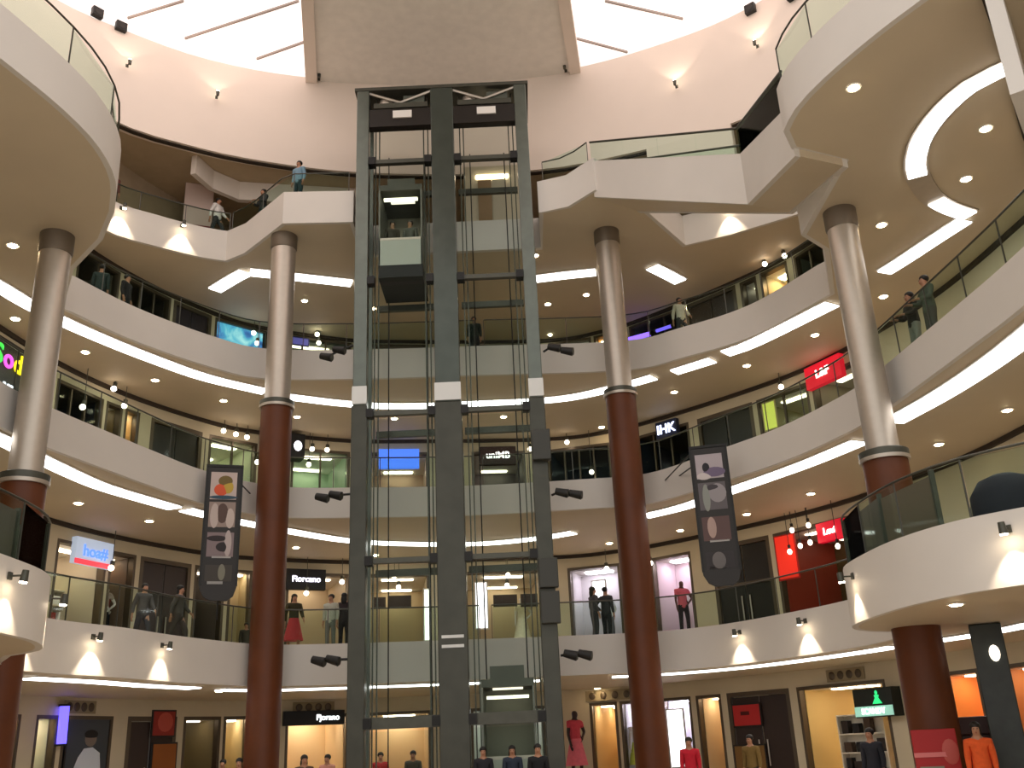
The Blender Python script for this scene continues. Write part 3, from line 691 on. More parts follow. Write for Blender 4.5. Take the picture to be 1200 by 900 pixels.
balustrade(join([(4.45, 27.5), (6.1, 30.0), (7.7, 29.35)], [p for p in E4 if p.x > 7.8 and p.y > 20]), ZT[4], 'glass balustrade along the recess of the top gallery, right', h=.75)

# ------------------------------------------------------------------ stair from the top landing down to the upper right balcony
st = thing('staircase', 'broad pale staircase descending from the top gallery landing to the upper right balcony', 'staircase', (2.8, 26.2, 0))
A = [Vector((2.8, 26.2, 18.75)), Vector((6.15, 21.6, 15.75)), Vector((6.2, 17.75, 14.36))]
B = [Vector((4.35, 27.3, 18.75)), Vector((7.45, 22.2, 15.75)), Vector((7.5, 18.3, 14.36))]
DP = [1.3, 1.5, 1.25]
def stringer(P, inward):
    mb = MB(); n = len(P); vs = []
    for i, p in enumerate(P):
        q = inward[i]; d = Vector((q.x - p.x, q.y - p.y, 0)).normalized() * .14
        vs += [(p.x, p.y, p.z - DP[i]), (p.x + d.x, p.y + d.y, p.z - DP[i]), (p.x + d.x, p.y + d.y, p.z), (p.x, p.y, p.z)]
    fs = [(i * 4 + j, i * 4 + (j + 1) % 4, (i + 1) * 4 + (j + 1) % 4, (i + 1) * 4 + j) for i in range(n - 1) for j in range(4)] + [(3, 2, 1, 0), tuple((n - 1) * 4 + j for j in range(4))]
    return mb.add(vs, fs)
stringer(A, B).build('stringer', M_FASCIA, st, world=True)
stringer(B, A).build('stringer', M_FASCIA, st, world=True)
mb = MB(); vs = []
for i in range(3):
    for P, Q in ((A, B), (B, A)):
        d = Vector((Q[i].x - P[i].x, Q[i].y - P[i].y, 0)).normalized() * .14; p = P[i]
        vs += [(p.x + d.x, p.y + d.y, p.z - DP[i] + .02), (p.x + d.x, p.y + d.y, p.z - DP[i] + .22)]
mb.add(vs, [(i * 4 + a, i * 4 + b, i * 4 + 4 + b, i * 4 + 4 + a) for i in range(2) for a, b in ((0, 1), (1, 3), (3, 2), (2, 0))] + [(0, 2, 3, 1), (8, 9, 11, 10)])
mb.build('soffit', M_SOFFIT, st, world=True)
for seg, n in ((0, 17), (1, 9)):
    for i in range(n):
        t0, t1 = i / n, (i + 1) / n
        a0, a1 = A[seg].lerp(A[seg + 1], t0), A[seg].lerp(A[seg + 1], t1); b0, b1 = B[seg].lerp(B[seg + 1], t0), B[seg].lerp(B[seg + 1], t1)
        da = (b0 - a0).normalized() * .15; z1_ = a0.z - .35 - (a0.z - a1.z); z0_ = z1_ - .28
        MB().hexa([(a0.x + da.x, a0.y + da.y, z0_), (b0.x - da.x, b0.y - da.y, z0_), (b1.x - da.x, b1.y - da.y, z0_), (a1.x + da.x, a1.y + da.y, z0_),
                   (a0.x + da.x, a0.y + da.y, z1_), (b0.x - da.x, b0.y - da.y, z1_), (b1.x - da.x, b1.y - da.y, z1_), (a1.x + da.x, a1.y + da.y, z1_)]).build('step', M_FLOOR, st, world=True)
for P in (A, B):
    nP = [P[0], P[0].lerp(P[1], .25), P[0].lerp(P[1], .5), P[0].lerp(P[1], .75), P[1], P[1].lerp(P[2], .33), P[1].lerp(P[2], .66), P[2]]
    H = [.66, .68, .7, .72, .75, .8, .85, .9]
    for i in range(len(nP) - 1):
        a, b = nP[i], nP[i + 1]; d = (Vector((b.x - a.x, b.y - a.y, 0))).normalized(); n = Vector((-d.y, d.x, 0)) * .007
        MB().hexa([a - n, b - n, b + n, a + n] + [a - n + Vector((0, 0, H[i])), b - n + Vector((0, 0, H[i + 1])), b + n + Vector((0, 0, H[i + 1])), a + n + Vector((0, 0, H[i]))]).build('glass_pane', M_GLASS, st, world=True)
    MB().tube([p + Vector((0, 0, H[i] + .02)) for i, p in enumerate(nP)], .035, 8).build('handrail', M_STEELD, st, world=True, smooth=True)

# ------------------------------------------------------------------ lift
LX = [(-4.7, -4.3), (-2.27, -1.53), (.5, .9)]; LY0, LY1 = 27.0, 29.15; LT = 22.35
lf = thing('lift_shaft', 'tall twin glass lift shaft with grey steel frame in the middle of the atrium', 'lift', (-1.9, 28, 0))
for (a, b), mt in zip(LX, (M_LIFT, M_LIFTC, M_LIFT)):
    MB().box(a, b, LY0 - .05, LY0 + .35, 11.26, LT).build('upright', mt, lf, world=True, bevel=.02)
    MB().box(a - .03, b + .03, LY0 - .07, LY0 + .35, 0, 11.25).build('lower_upright', mat('lift_dark_reflection', (70, 70, 62), .3, metal=.4, noise=.12, scale=2), lf, world=True, bevel=.02)  # darker colour imitates the dim reflections low on the uprights
for x in (LX[0][0] + .05, LX[1][0] + .3, LX[2][1] - .25):
    MB().box(x, x + .2, LY1 - .2, LY1, 0, LT).build('rear_post', M_LIFT, lf, world=True)
MB().box(-4.78, .98, LY0 - .06, LY1, LT, LT + .12).build('top_frame', M_STEELD, lf, world=True)
for i, z in enumerate((2.42, 6.68, 11.0, 15.32, 19.6)):
    for xa, xb in ((LX[0][1], LX[1][0]), (LX[1][1], LX[2][0])):
        th = .3 if i == 0 else .14
        (i == 3 and xa < -3) or MB().box(xa, xb, LY0 - .02, LY0 + .16, z - th / 2, z + th / 2).build('ring_beam', M_STEELD, lf, world=True)
        for x in (xa, xb - .22): MB().box(x, x + .22, LY0 - .1, LY0 + .2, z - .13, z + .13).build('beam_bracket', M_BLACK, lf, world=True)
        MB().box(xa, xb, LY1 - .14, LY1, z - .1, z + .1).build('rear_beam', M_STEELD, lf, world=True)
rails = []
for x in (-4.14, -4.02, -2.56, -2.42, -1.36, -1.24, .26, .4):
    MB().box(x - .018, x + .018, LY0 + .45, LY0 + .5, 0, LT).build('guide_rail', M_STEELD, lf, world=True)
for xa, xb in ((-4.2, -2.34), (-1.4, .4)):
    MB().tube([(xa + .3, 28.9, .1), (xa + .3, 28.9, 21)], .02, 6).build('cable', M_BLACK, lf, world=True)
    MB().tube([(xb - .32, 28.9, .1), (xb - .32, 28.9, 21)], .02, 6).build('cable', M_BLACK, lf, world=True)
zl = [0.1, 2.27, 6.6, 10.9, 15.22, 19.5, 20.85]
for xa, xb in ((LX[0][1], LX[1][0]), (LX[1][1], LX[2][0])):
    for z0, z1_ in zip(zl, zl[1:]):
        MB().box(xa + .02, xb - .02, LY0 + .02, LY0 + .035, z0 + .06, z1_ - .06 if z1_ < 20.8 else z1_).build('glass_pane', M_LGLASS, lf, world=True)
    MB().box(xa, xb, LY0, LY0 + .3, 20.95, 21.62).build('machine_beam', M_BLACKP, lf, world=True)
    bx = (xa + xb) / 2 + .05
    MB().box(bx - .28, bx + .34, LY0 - .05, LY0, 21.25, 21.52).build('machine_plate', M_WHITE, lf, world=True)
    MB().box(xa + .15, xb - .1, LY0 - .02, LY0 + 1.0, 21.66, 21.85).build('winch_bed', M_STEELD, lf, world=True)
    MB().lathe(((xa + xb) / 2 - .5, LY0 + .3, 21.85), [(.22, 0), (.24, .1), (.2, .3)], 16).build('winch_drum', M_STEEL, lf, world=True)
    MB().box((xa + xb) / 2 + .1, (xa + xb) / 2 + .8, LY0 + .1, LY0 + .5, 21.85, 22.2).build('winch_motor', M_LIFT, lf, world=True)
    MB().tube([(xa, LY0 + .05, 22.3), ((xa + xb) / 2, LY0 + .05, 21.9), (xb, LY0 + .05, 22.3)], .05, 6).build('brace', M_STEEL, lf, world=True)
# pale plates painted in for light reflected on the uprights
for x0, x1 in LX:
    MB().box(x0 - .02, x1 + .02, LY0 - .08, LY0 - .05, 11.3, 11.85).build('reflection_plate', mat('plate_pale', (226, 228, 226), .25), lf, world=True)
for z0, z1_ in ((4.75, 5.6), (5.7, 6.5), (9.3, 10.2)): MB().box(.5, 1.02, LY0 - .3, LY0 - .05, z0, z1_).build('control_cabinet', mat('cabinet_dark', (58, 58, 52), .4), lf, world=True, bevel=.02)
for z0 in (4.25, 4.5): MB().box(-2.2, -1.6, LY0 - .1, LY0 - .07, z0, z0 + .08).build('pale_strip', mat('plate_pale', (226, 228, 226), .25), lf, world=True)  # pale strips across the front of the lower core
# lift car
def lift_car(x0, x1, z, label):
    t = thing('lift_car', label, 'lift', ((x0 + x1) / 2, 28.0, z)); y0, y1 = LY0 + .06, LY1 - .25; w = (x1 - x0) / 2; d = (y1 - y0) / 2; cy = (y0 + y1) / 2 - 28.0
    bx = lambda xa, xb, ya, yb_, za, zb_: MB().box(xa, xb, cy + ya, cy + yb_, za, zb_)
    bx(-w, w, -d, d, -.3, .12).build('underside', M_BLACK, t)
    bx(-w, w, -d, -d + .04, .12, 1.0).build('lower_panel', mat('car_panel', (168, 172, 162), .35, metal=.3), t, bevel=.01)
    bx(-w, w, -d, -d + .05, 1.0, 1.08).build('waist_rail', M_STEEL, t)
    bx(-w + .04, w - .04, -d + .01, -d + .025, 1.08, 2.75).build('front_glass', M_LGLASS, t)
    for s in (-1, 1):
        bx(s * w - (.05 if s > 0 else 0), s * w + (.05 if s < 0 else 0), -d, d, .12, 2.8).build('side_panel', mat('car_side', (120, 118, 110), .35, metal=.3), t)
    bx(-w, w, d - .05, d, .12, 2.8).build('rear_door', mat('car_rear', (150, 138, 122), .35, metal=.3), t)
    bx(-w, w, -d, d, 2.8, 3.0).build('roof', M_STEELD, t)
    bx(-w + .3, w - .3, -d + .5, -d + .8, 2.76, 2.8).build('ceiling_light', glow((255, 240, 215), 1.6), t)
    bx(-w + .15, w - .15, -d + .1, -d + .2, 2.5, 2.58).build('light_bar', glow((255, 240, 215), 2.2), t)
    bx(-w + .25, w - .25, -d + .2, d - .2, 3.0, 3.35).build('roof_gear', M_STEELD, t)
    MB().tube([(-w + .1, cy + d - .12, 1.02), (w - .1, cy + d - .12, 1.02)], .025, 8).build('handrail', M_STEEL, t)
    return t
lift_car(-3.98, -2.6, 15.75, 'left glass lift car with dark underside stopped below the top gallery')
lift_car(-1.2, .22, .4, 'right glass lift car waiting at the ground floor')
person((-3.58, 27.36, 15.88), .3, 'stand', (70, 60, 50), (40, 40, 46), 'person in brown standing at the left in the raised lift car', scale=.98)
person((-3.02, 27.4, 15.88), -.2, 'stand', (96, 92, 84), (30, 30, 34), 'person in grey standing at the right in the raised lift car', scale=1.0)
# lobby doors seen through the right bay at the top gallery
t = thing('lift_lobby_door', 'cream lift door with brown stiles on the top gallery behind the right lift bay', 'door', (-.4, 30.3, ZF[4]))
MB().box(-1.0, 1.0, 0, .16, 0, 2.8).build('surround', mat('lobby_cream', (206, 194, 170), .5), t)
MB().box(-.5, -.02, -.04, 0, .02, 2.2).build('door_leaf', mat('lobby_tan', (160, 132, 100), .4), t); MB().box(.02, .5, -.04, 0, .02, 2.2).build('door_leaf', mat('lobby_pale', (196, 186, 164), .4), t)
MB().box(-.55, .6, -.06, 0, 2.28, 2.4).build('lamp_bar', M_PANEL, t)
# twin floodlights on arms beside the shaft
def flood(px, label, side, tilt):
    p = at_y(px[0], px[1], LY0 - .1); xs = LX[0][0] if side < 0 else LX[2][1] + .08
    t = thing('floodlight', label, 'light', (p.x, p.y, p.z), group='black floodlights beside the lift')
    MB().tube([(xs - p.x, .1, .12 * -side * tilt), (0, 0, 0), (.5 * side, -.05, .22 * tilt * -1)], .035, 8).build('arm', M_BLACK, t)
    for k2, f in ((0, .1), (1, .48)):
        c = Vector((f * side, -.06, -.22 * tilt * f / .5)); mb = MB(); mb.tube([c + Vector((-.17, 0, .0 + .04)), c + Vector((.17, -.06, -.06))], .1, 12, .13)
        hd = mb.build('lamp_head', M_BLACK, t, smooth=True)
        MB().tube([c + Vector((.168, -.06, -.06)), c + Vector((.19, -.065, -.064))], .1, 12).build('lamp_glass', M_STEELD, hd)
    return t
for px, nm, sd, tl in (((402, 409), 'upper left', -1, 1.2), ((645, 407), 'upper right', 1, .8), ((398, 580), 'middle left', -1, .3), ((654, 577), 'middle right', 1, .4), ((395, 773), 'lower left', -1, .05), ((664, 767), 'lower right', 1, .1)):
    flood(px, 'pair of black floodlights on an arm at the %s of the lift shaft' % nm, sd, tl)

# ------------------------------------------------------------------ wall lamps
def spotlamp(p, nrm, up, label, power=60, cone=75, col=(1, .82, .6), boost=2.6):
    """a small lamp on a bracket; nrm points away from the surface it washes"""
    t = thing('wall_lamp', label, 'wall lamp', p, math.atan2(nrm[1], nrm[0]) + math.pi / 2, 'wall washer lamps')
    s = 1 if up else -1
    MB().box(-.05, .05, .1, .13, -.06, .06).build('wall_plate', M_STEELD, t)
    MB().tube([(0, .1, 0), (0, -.12, 0)], .016, 8).build('bracket', M_STEELD, t)
    MB().tube([(0, -.12, -.08 * s), (0, -.1, .1 * s)], .05, 12, .065).build('lamp_head', M_STEELD, t, smooth=True)
    MB().tube([(0, -.1, .1 * s), (0, -.098, .118 * s)], .056, 12).build('lens', M_SPOT, t)
    l = bpy.data.lights.new('lamp_beam', 'SPOT'); l.energy = power * boost; l.color = col; l.spot_size = R(cone); l.spot_blend = .5; l.shadow_soft_size = .04
    lo = bpy.data.objects.new('lamp_beam', l); COL.objects.link(lo); lo.parent = t; lo.location = (0, -.095, .13 * s)
    lo.rotation_euler = (R(180 - 12) if up else R(12), 0, 0)
    return t
def near_edge(E, x, y, z, out=.26):
    p = at_z(x, y, z).xy; i = min(range(1, len(E) - 1), key=lambda j: (E[j] - p).length if z > 6 else abs(proj((E[j].x, E[j].y, z)) - x)); d = (E[i + 1] - E[i - 1]).normalized(); n = Vector((d.y, -d.x))
    q = E[i] + n * out; return (q.x, q.y, z), (n.x, n.y)
for x, y, lb in ((107, 752, 'second lamp from the left washing the lower gallery fascia'), (186, 760, 'third lamp from the left washing the lower gallery fascia'), (24, 762, 'lamp washing the lower gallery fascia beside the left red column'), (872, 751, 'lamp washing the lower gallery fascia under the black panelled doors'), (952, 737, 'lamp washing the lower gallery fascia under the red shop')):
    p, n = near_edge(E1L, x, y, 4.45); spotlamp(p, n, False, lb, 55)
for x, y, lb in ((4, 680, 'lamp on the lower left balcony fascia at the picture edge'), (54, 708, 'lamp at the tip of the lower left balcony fascia')):
    p, n = near_edge(E1[8:34], x, y, 4.45); spotlamp(p, n, False, lb, 40)
for x, y, lb in ((1008, 690, 'lamp at the tip of the lower right balcony fascia'), (1196, 627, 'lamp on the lower right balcony fascia at the picture edge')):
    p, n = near_edge(E1[-60:], x, y, 4.45); spotlamp(p, n, False, lb, 40)
for x, y, lb in ((126, 246, 'bright lamp on the top gallery recess fascia, far left'), (202, 272, 'bright lamp on the top gallery recess fascia, left'), (846, 258, 'bright lamp on the top gallery recess fascia under the staircase')):
    p, n = near_edge(E4, x, y, 18.6); spotlamp(p, n, False, lb, 70)
def near_drum(x, y):
    best = None
    for Yk in range(120):
        Y = 22 + Yk * .1; p = at_y(x, y, Y)
        for i in range(NB):
            f = (p.z - zb) / (zt - zb)
            q = db[i].lerp(dt[i], f); dd = (q - p.xy).length
            if best is None or dd < best[0]: best = (dd, p, i, q)
    _, p, i, q = best; i = max(1, min(NB - 2, i)); d = (db[i + 1] - db[i - 1]).normalized(); n = Vector((d.y, -d.x)); return Vector((q.x, q.y, p.z)), n
for x, y, lb in ((155, 82, 'uplight on the drum wall, far left'), (260, 118, 'uplight on the drum wall left of the lift'), (367, 96, 'small uplight on the drum wall at the left foot of the roof panel'), (674, 86, 'small uplight on the drum wall at the right foot of the roof panel'), (785, 106, 'uplight on the drum wall right of the lift'), (880, 61, 'uplight on the drum wall, far right')):
    q, n = near_drum(x, y); p = q + Vector((n.x, n.y, 0)) * .3; spotlamp(p, (n.x, n.y), True, lb, 20 if 'small' not in lb else 6, 85, (1, .76, .6))
for x, y, lb in ((113, 16, 'black square speaker high on the drum wall, leftmost'), (148, 35, 'black square speaker on the drum wall, second from left'), (885, 11, 'black square speaker high on the drum wall at the right'), (921, -2, 'black square speaker at the top right edge of the drum wall')):
    q, n = near_drum(x, y); t = thing('wall_speaker', lb, 'speaker', q + Vector((n.x, n.y, 0)) * .12, math.atan2(n.y, n.x) + math.pi / 2, 'black drum wall speakers')
    MB().box(-.19, .19, -.08, .12, -.18, .18).build('cabinet', M_BLACK, t, bevel=.02); MB().lathe((0, 0, 0), [(.12, 0), (.12, .01)], 20).build('cone', M_BLACKP, t)
    t.children[1].rotation_euler.x = R(90); t.children[1].location.y = -.08

# ------------------------------------------------------------------ signs
sign(1, 82, 634, 127, 664, 'white sign with blue and grey letters above a red band on the lower gallery', (206, 214, 226), 'hoa#', (90, 130, 220), 1.5, .62, base=(225, 60, 72), boardm=glow((190, 204, 226), .55))
t, w, h = sign(1, 334, 668, 380, 692, 'black shop sign with white lettering on the lower gallery', (18, 17, 18), 'Fiorcano', (240, 236, 255), 3, .4)
t, w, h = sign(0, 331, 833, 402, 850, 'long black shop sign with white lettering on the ground floor', (20, 18, 18), 'Fjorano', (240, 248, 250), 3, .55, tx=.72)
t, w, h = sign(2, 948, 424, 992, 450, 'red shop sign with white letters on the middle gallery', (200, 26, 40), 'L&F', (255, 246, 240), 3, .5, boardm=glow((215, 24, 44), .8))
t, w, h = sign(1, 962, 611, 994, 634, 'red shop sign with slanted white letters on the lower gallery', (190, 16, 36), 'Levi', (255, 240, 236), 3, .5, boardm=glow((205, 14, 42), .7))
t, w, h = sign(2, 772, 494, 797, 514, 'navy shop sign with white letters on the middle gallery', (38, 46, 72), 'IHK', (214, 224, 255), 3, .75)
t, w, h = sign(2, 444, 528, 491, 550, 'glowing blue screen on the middle gallery behind the lift', (70, 110, 230), '', boardm=glow((72, 116, 235), 1.3), name='screen')
t, w, h = sign(2, 562, 525, 604, 546, 'dark framed sign with white letters on the middle gallery behind the lift', (60, 40, 36), 'uniMB', (250, 244, 240), 2.5, .5)
t, w, h = sign(0, 1012, 806, 1058, 840, 'black and green cafe sign with a green emblem on the ground floor', (18, 24, 20), '', off=.3)
MB().box(.02, w - .02, -.13, -.1, .03, h * .38).build('name_band', glow((150, 205, 186), .7), t)
text_mesh('SCANDY', h * .28, .012, glow((245, 255, 250), 2.5), 'lettering', t, Matrix.Translation((w / 2, -.14, h * .2)) @ TXT)
mb = MB(); mb.prism([(w * .5, 0), (w * .74, 0), (w * .66, h * .2), (w * .68, h * .3), (w * .56, h * .3), (w * .58, h * .2)], 0, .02)
em = MB(); em.v = [(v[0], -.1 - v[2], h * .45 + v[1]) for v in mb.v]; em.f = mb.f; em.ball((w * .62, -.11, h * .83), h * .07, .012, h * .08); em.build('emblem', glow((40, 190, 110), 1.6), t)
t, w, h = sign(2, 306, 512, 352, 540, 'black box sign with a white glowing disc behind the left red column', (22, 20, 22), '', off=.5)
MB().ball((w * .82, -.1, h * .5), .16, .02, .2).build('glowing_disc', glow((244, 240, 255), 2.5), t)
# coloured letters, far left
s0, s1, a, b, rz, w = frame_of(2, -16, 26, 415)
t = thing('letter_sign', 'green, magenta and yellow letters over a white scribble, far left of the middle gallery', 'sign', (a.x + math.sin(rz) * .1, a.y - math.cos(rz) * .1, 11.75), rz)
MB().box(0, w, -.02, .05, -.5, 1.25).build('sign_board', M_BLACKP, t)
for i, (ch, c) in enumerate((('S', (60, 190, 70)), ('o', (236, 80, 210)), ('d', (250, 215, 30)))):
    text_mesh(ch, .8, .02, glow(c, 1.6), 'letter', t, Matrix.Translation((w * (.2 + .3 * i), -.05, .7)) @ TXT)
text_mesh('~ya', .55, .02, glow((240, 238, 255), 1.6), 'scribble', t, Matrix.Translation((w * .5, -.05, -.08)) @ TXT)

# video wall, purple neon, blue neon
scr = bpy.data.materials.new('video_picture'); scr.use_nodes = True; nt = scr.node_tree; bs = nt.nodes['Principled BSDF']
tc = nt.nodes.new('ShaderNodeTexCoord'); no = nt.nodes.new('ShaderNodeTexNoise'); no.inputs['Scale'].default_value = 1.1; no.inputs['Detail'].default_value = 4; no.inputs['Distortion'].default_value = 1.2
cr = nt.nodes.new('ShaderNodeValToRGB'); els = cr.color_ramp.elements; els[0].position = .3; els[0].color = lin((22, 50, 86)) + [1]; els[1].position = .72; els[1].color = lin((190, 244, 246)) + [1]
for po, c in ((.45, (66, 120, 190)), (.56, (96, 190, 220))):
    e = els.new(po); e.color = lin(c) + [1]
nt.links.new(tc.outputs['Object'], no.inputs['Vector']); nt.links.new(no.outputs['Fac'], cr.inputs['Fac']); nt.links.new(cr.outputs['Color'], bs.inputs['Emission Color']); bs.inputs['Emission Strength'].default_value = 1.0
bs.inputs['Base Color'].default_value = (.02, .03, .05, 1)
t = thing('video_wall', 'large blue and cyan video wall on the upper gallery left of the lift', 'screen', L2W(vs_, 0, .14, .3), vrz)
MB().box(.12, vw - .12, 0, .1, 0, vh - .14).build('housing', M_BLACK, t); MB().box(.16, vw - .16, -.02, -.001, .04, vh - .18).build('picture', scr, t)
def neon(k, x0, y0, x1, y1, rgb, label, s=3, off=.15, r=.05):
    p = at_wall(x0, y0, off); q = at_wall(x1, y1, off)
    t = thing('neon_tube', label, 'light', p); MB().tube([(0, 0, 0), q - p], r, 8).build('glass_tube', glow(rgb, s), t)
    d = (q - p).normalized() * .06; MB().tube([-d, (0, 0, 0)], r * 1.3, 8).build('end_cap', M_BLACK, t); MB().tube([q - p, q - p + d], r * 1.3, 8).build('end_cap', M_BLACK, t); return t
def at_wall(x, y, off=0.):
    s = f_hit(x, y); p = f_at(s); q = f_at(min(s + .05, FS[-1])); d = (q - p).normalized(); n = Vector((d.y, -d.x)); pl = p.length; r = ray(x, y)
    z = EYE + r.z * pl / math.hypot(r.x, r.y); p = p + n * off; return Vector((p.x, p.y, z))
neon(3, 740, 399, 766, 392, (130, 90, 235), 'purple neon tube in the upper gallery shop right of the red column', 2.5, r=.1)
neon(3, 772, 389, 790, 383, (110, 90, 225), 'second purple neon tube beside the dark doors on the upper gallery', 1.5, r=.07)
neon(0, 71, 828, 67, 872, (96, 84, 245), 'upright blue neon tube on the ground floor, left', 2.5, r=.14)

# posters and boards flat on walls
def board(k, x0, y0, x1, y1, label, rgb, name='poster', off=.06, frame=(40, 34, 30), fx=None, glow_s=0, cat='poster'):
    a = at_wall(x0, (y0 + y1) / 2, off); b = at_wall(x1, (y0 + y1) / 2, off); zt = at_wall((x0 + x1) / 2, y0, off).z; zb_ = at_wall((x0 + x1) / 2, y1, off).z
    rz = math.atan2(b.y - a.y, b.x - a.x); w = (b.xy - a.xy).length; h = zt - zb_
    t = thing(name, label, cat, (a.x, a.y, zb_), rz)
    MB().box(0, w, -.02, .03, 0, h).build('frame', paint(frame), t); MB().box(.05, w - .05, -.03, -.021, .05, h - .05).build('panel', glow(rgb, glow_s) if glow_s else paint(rgb), t)
    return t, w, h
t, w, h = board(0, 177, 832, 205, 864, 'red poster on the dark doors, ground floor left', (150, 42, 32), off=.02); MB().ball((w * .55, -.035, h * .55), .3, .008, .3, 14).build('disc', paint((190, 80, 66)), t)
t, w, h = board(0, 176, 870, 206, 910, 'orange brown notice below the red poster, ground floor left', (150, 84, 30), off=.02)
t, w, h = board(0, 859, 824, 893, 852, 'red notice with dark print on the doors, ground floor right', (190, 40, 40), off=.02); MB().box(w * .3, w * .6, -.036, -.031, h * .5, h * .66).build('print', paint((90, 16, 16)), t)
t, w, h = board(0, 862, 872, 900, 912, 'brown yellow notice under the red notice, ground floor right', (128, 92, 44), off=.02)
t, w, h = board(0, 78, 836, 128, 905, 'dark poster of a figure in a white shirt, ground floor left', (62, 68, 74), off=-.05)
mb = MB(); mb.prism([(w * .2, .02), (w * .85, .02), (w * .8, h * .32), (w * .62, h * .42), (w * .42, h * .4), (w * .3, h * .25)], 0, .006); e2 = MB(); e2.v = [(v[0], -.031 - v[2], v[1]) for v in mb.v]; e2.f = mb.f; e2.build('white_shirt', paint((214, 222, 234)), t)
MB().ball((w * .56, -.034, h * .56), w * .14, .006, h * .13, 14).build('face', paint((126, 112, 100)), t); MB().ball((w * .56, -.036, h * .64), w * .16, .006, h * .08, 14).build('hair', M_HAIR, t)
for (x0, y0, x1, y1, lb) in ((438, 700, 452, 712, 'small dark wall panel behind the left lift bay, lower gallery'), (455, 698, 482, 712, 'wide dark wall panel behind the left lift bay, lower gallery'), (578, 697, 606, 711, 'wide dark wall panel behind the right lift bay, lower gallery'), (610, 696, 630, 711, 'small dark wall panel behind the right lift bay, lower gallery')):
    board(1, x0, y0, x1, y1, lb, (46, 32, 20), 'wall_panel', .02, (60, 46, 30), cat='panel')
for (x0, y0, x1, y1, lb, c) in ((496, 690, 504, 752, 'glowing white upright light panel beside the lift core, lower gallery', (255, 252, 240)), (556, 682, 572, 738, 'glowing pinkish white light panel right of the lift core, lower gallery', (255, 244, 250)), (694, 680, 712, 704, 'glaring white lightbox in the window right of the lift, lower gallery', (250, 246, 255)), (785, 830, 806, 900, 'glaring white lightbox poster right of the red column, ground floor', (255, 252, 255))):
    board(1, x0, y0, x1, y1, lb, c, 'lightbox', .1, (200, 196, 190), glow_s=2.2, cat='lightbox')
board(0, 1115, 828, 1160, 852, 'orange glowing panel in the ground floor shop right of the column', (255, 150, 74), 'lightbox', -2.0, (220, 140, 70), glow_s=.9, cat='lightbox')
board(2, 895, 470, 912, 505, 'yellow green lit display panel on the middle gallery', (200, 206, 90), 'lightbox', .05, (170, 160, 110), glow_s=.7, cat='lightbox')
board(1, 911, 626, 936, 680, 'bright red display panel at the left of the red shop, lower gallery', (228, 44, 26), 'lit_panel', .06, (190, 30, 20), glow_s=.6, cat='panel')
board(3, 344, 383, 362, 394, 'small red sign panel on the upper gallery behind the far left column', (190, 50, 70), 'lit_panel', .05, (120, 40, 60), glow_s=.6, cat='panel')
board(3, 341, 396, 362, 406, 'small blue sign panel on the upper gallery behind the far left column', (96, 90, 170), 'lit_panel', .05, (60, 60, 120), glow_s=.6, cat='panel')
# ------------------------------------------------------------------ hanging banners
def banner(xc, yt, yb_, wpx, label, pics, pole, pull):
    z_mid = 9.0; p0 = at_z(xc, (yt * .7 + yb_ * .3), z_mid).xy; i = min(range(1, len(E2) - 1), key=lambda j: (E2[j] - p0).length)
    p = E2[i] * pull
    Y = p.y; top = at_y(xc, yt, Y); bot = at_y(xc, yb_, Y); p = Vector((top.x, Y)); h = top.z - bot.z
    w = wpx / FPX * (CM.transposed() @ Vector((p.x, p.y, top.z - EYE))).z
    t = thing('hanging_banner', label, 'banner', (p.x, p.y, bot.z), math.atan2(p.y, p.x) - math.pi / 2, 'black hanging banners')
    pr = [(-w / 2, .32), (-w * .38, .1), (-w * .2, 0), (w * .25, 0), (w * .42, .12), (w / 2, .36), (w / 2, h), (-w / 2, h)]
    mb = MB().prism(pr, 0, .08); q = MB(); q.v = [(v[0], v[2] - .04, v[1]) for v in mb.v]; q.f = mb.f; q.build('banner_body', M_BLACKP, t, bevel=.01)
    q = MB(); q.box(-w / 2 - .02, w / 2 + .02, -.06, .06, h, h + .07).box(-w / 2 - .02, -w / 2 + .05, -.055, .05, .4, h).box(w / 2 - .05, w / 2 + .02, -.055, .05, .4, h); q.build('frame', M_BLACK, t)
    for fa, fb, bg, shapes in pics:
        za, zb_ = h * (1 - fb), h * (1 - fa)
        pn = MB().box(-w / 2 + .12, w / 2 - .14, -.05, -.041, za, zb_).build('picture', paint(bg), t)
        for cx, cz, rx, rz_, c in shapes:
            MB().ball((cx * w * .36, -.052, za + (zb_ - za) * (.5 + cz * .5)), rx * w, .006, rz_ * (zb_ - za), 14, 8).build('motif', paint(c), pn)
    MB().box(-w * .3, w * .12, -.05, -.041, h * .12, h * .14).build('text_line', paint((150, 148, 146)), t); MB().box(-w * .22, w * .3, -.05, -.041, h * .31, h * .325).build('text_line', paint((176, 172, 170)), t)
    # wire stays back to the gallery edge and a hook above
    b2 = E2[i]; off = Vector((b2.x - p.x, b2.y - p.y)); rz = t.rotation_euler.z; c, s = math.cos(-rz), math.sin(-rz); ox, oy = off.x * c - off.y * s, off.x * s + off.y * c
    zf = ZT[2] - .35 - bot.z
    for x in (-w * .35, w * .35): MB().tube([(x, .03, min(h + .03, zf)), (ox + x * .4, oy, min(h + .03, zf))], .02, 6).build('stay', M_BLACK, t)
    if pole: MB().tube([(w * .02, 0, 0), (w * .02, 0, -.5)], .02, 6).build('tassel_rod', M_BLACK, t)
    return t
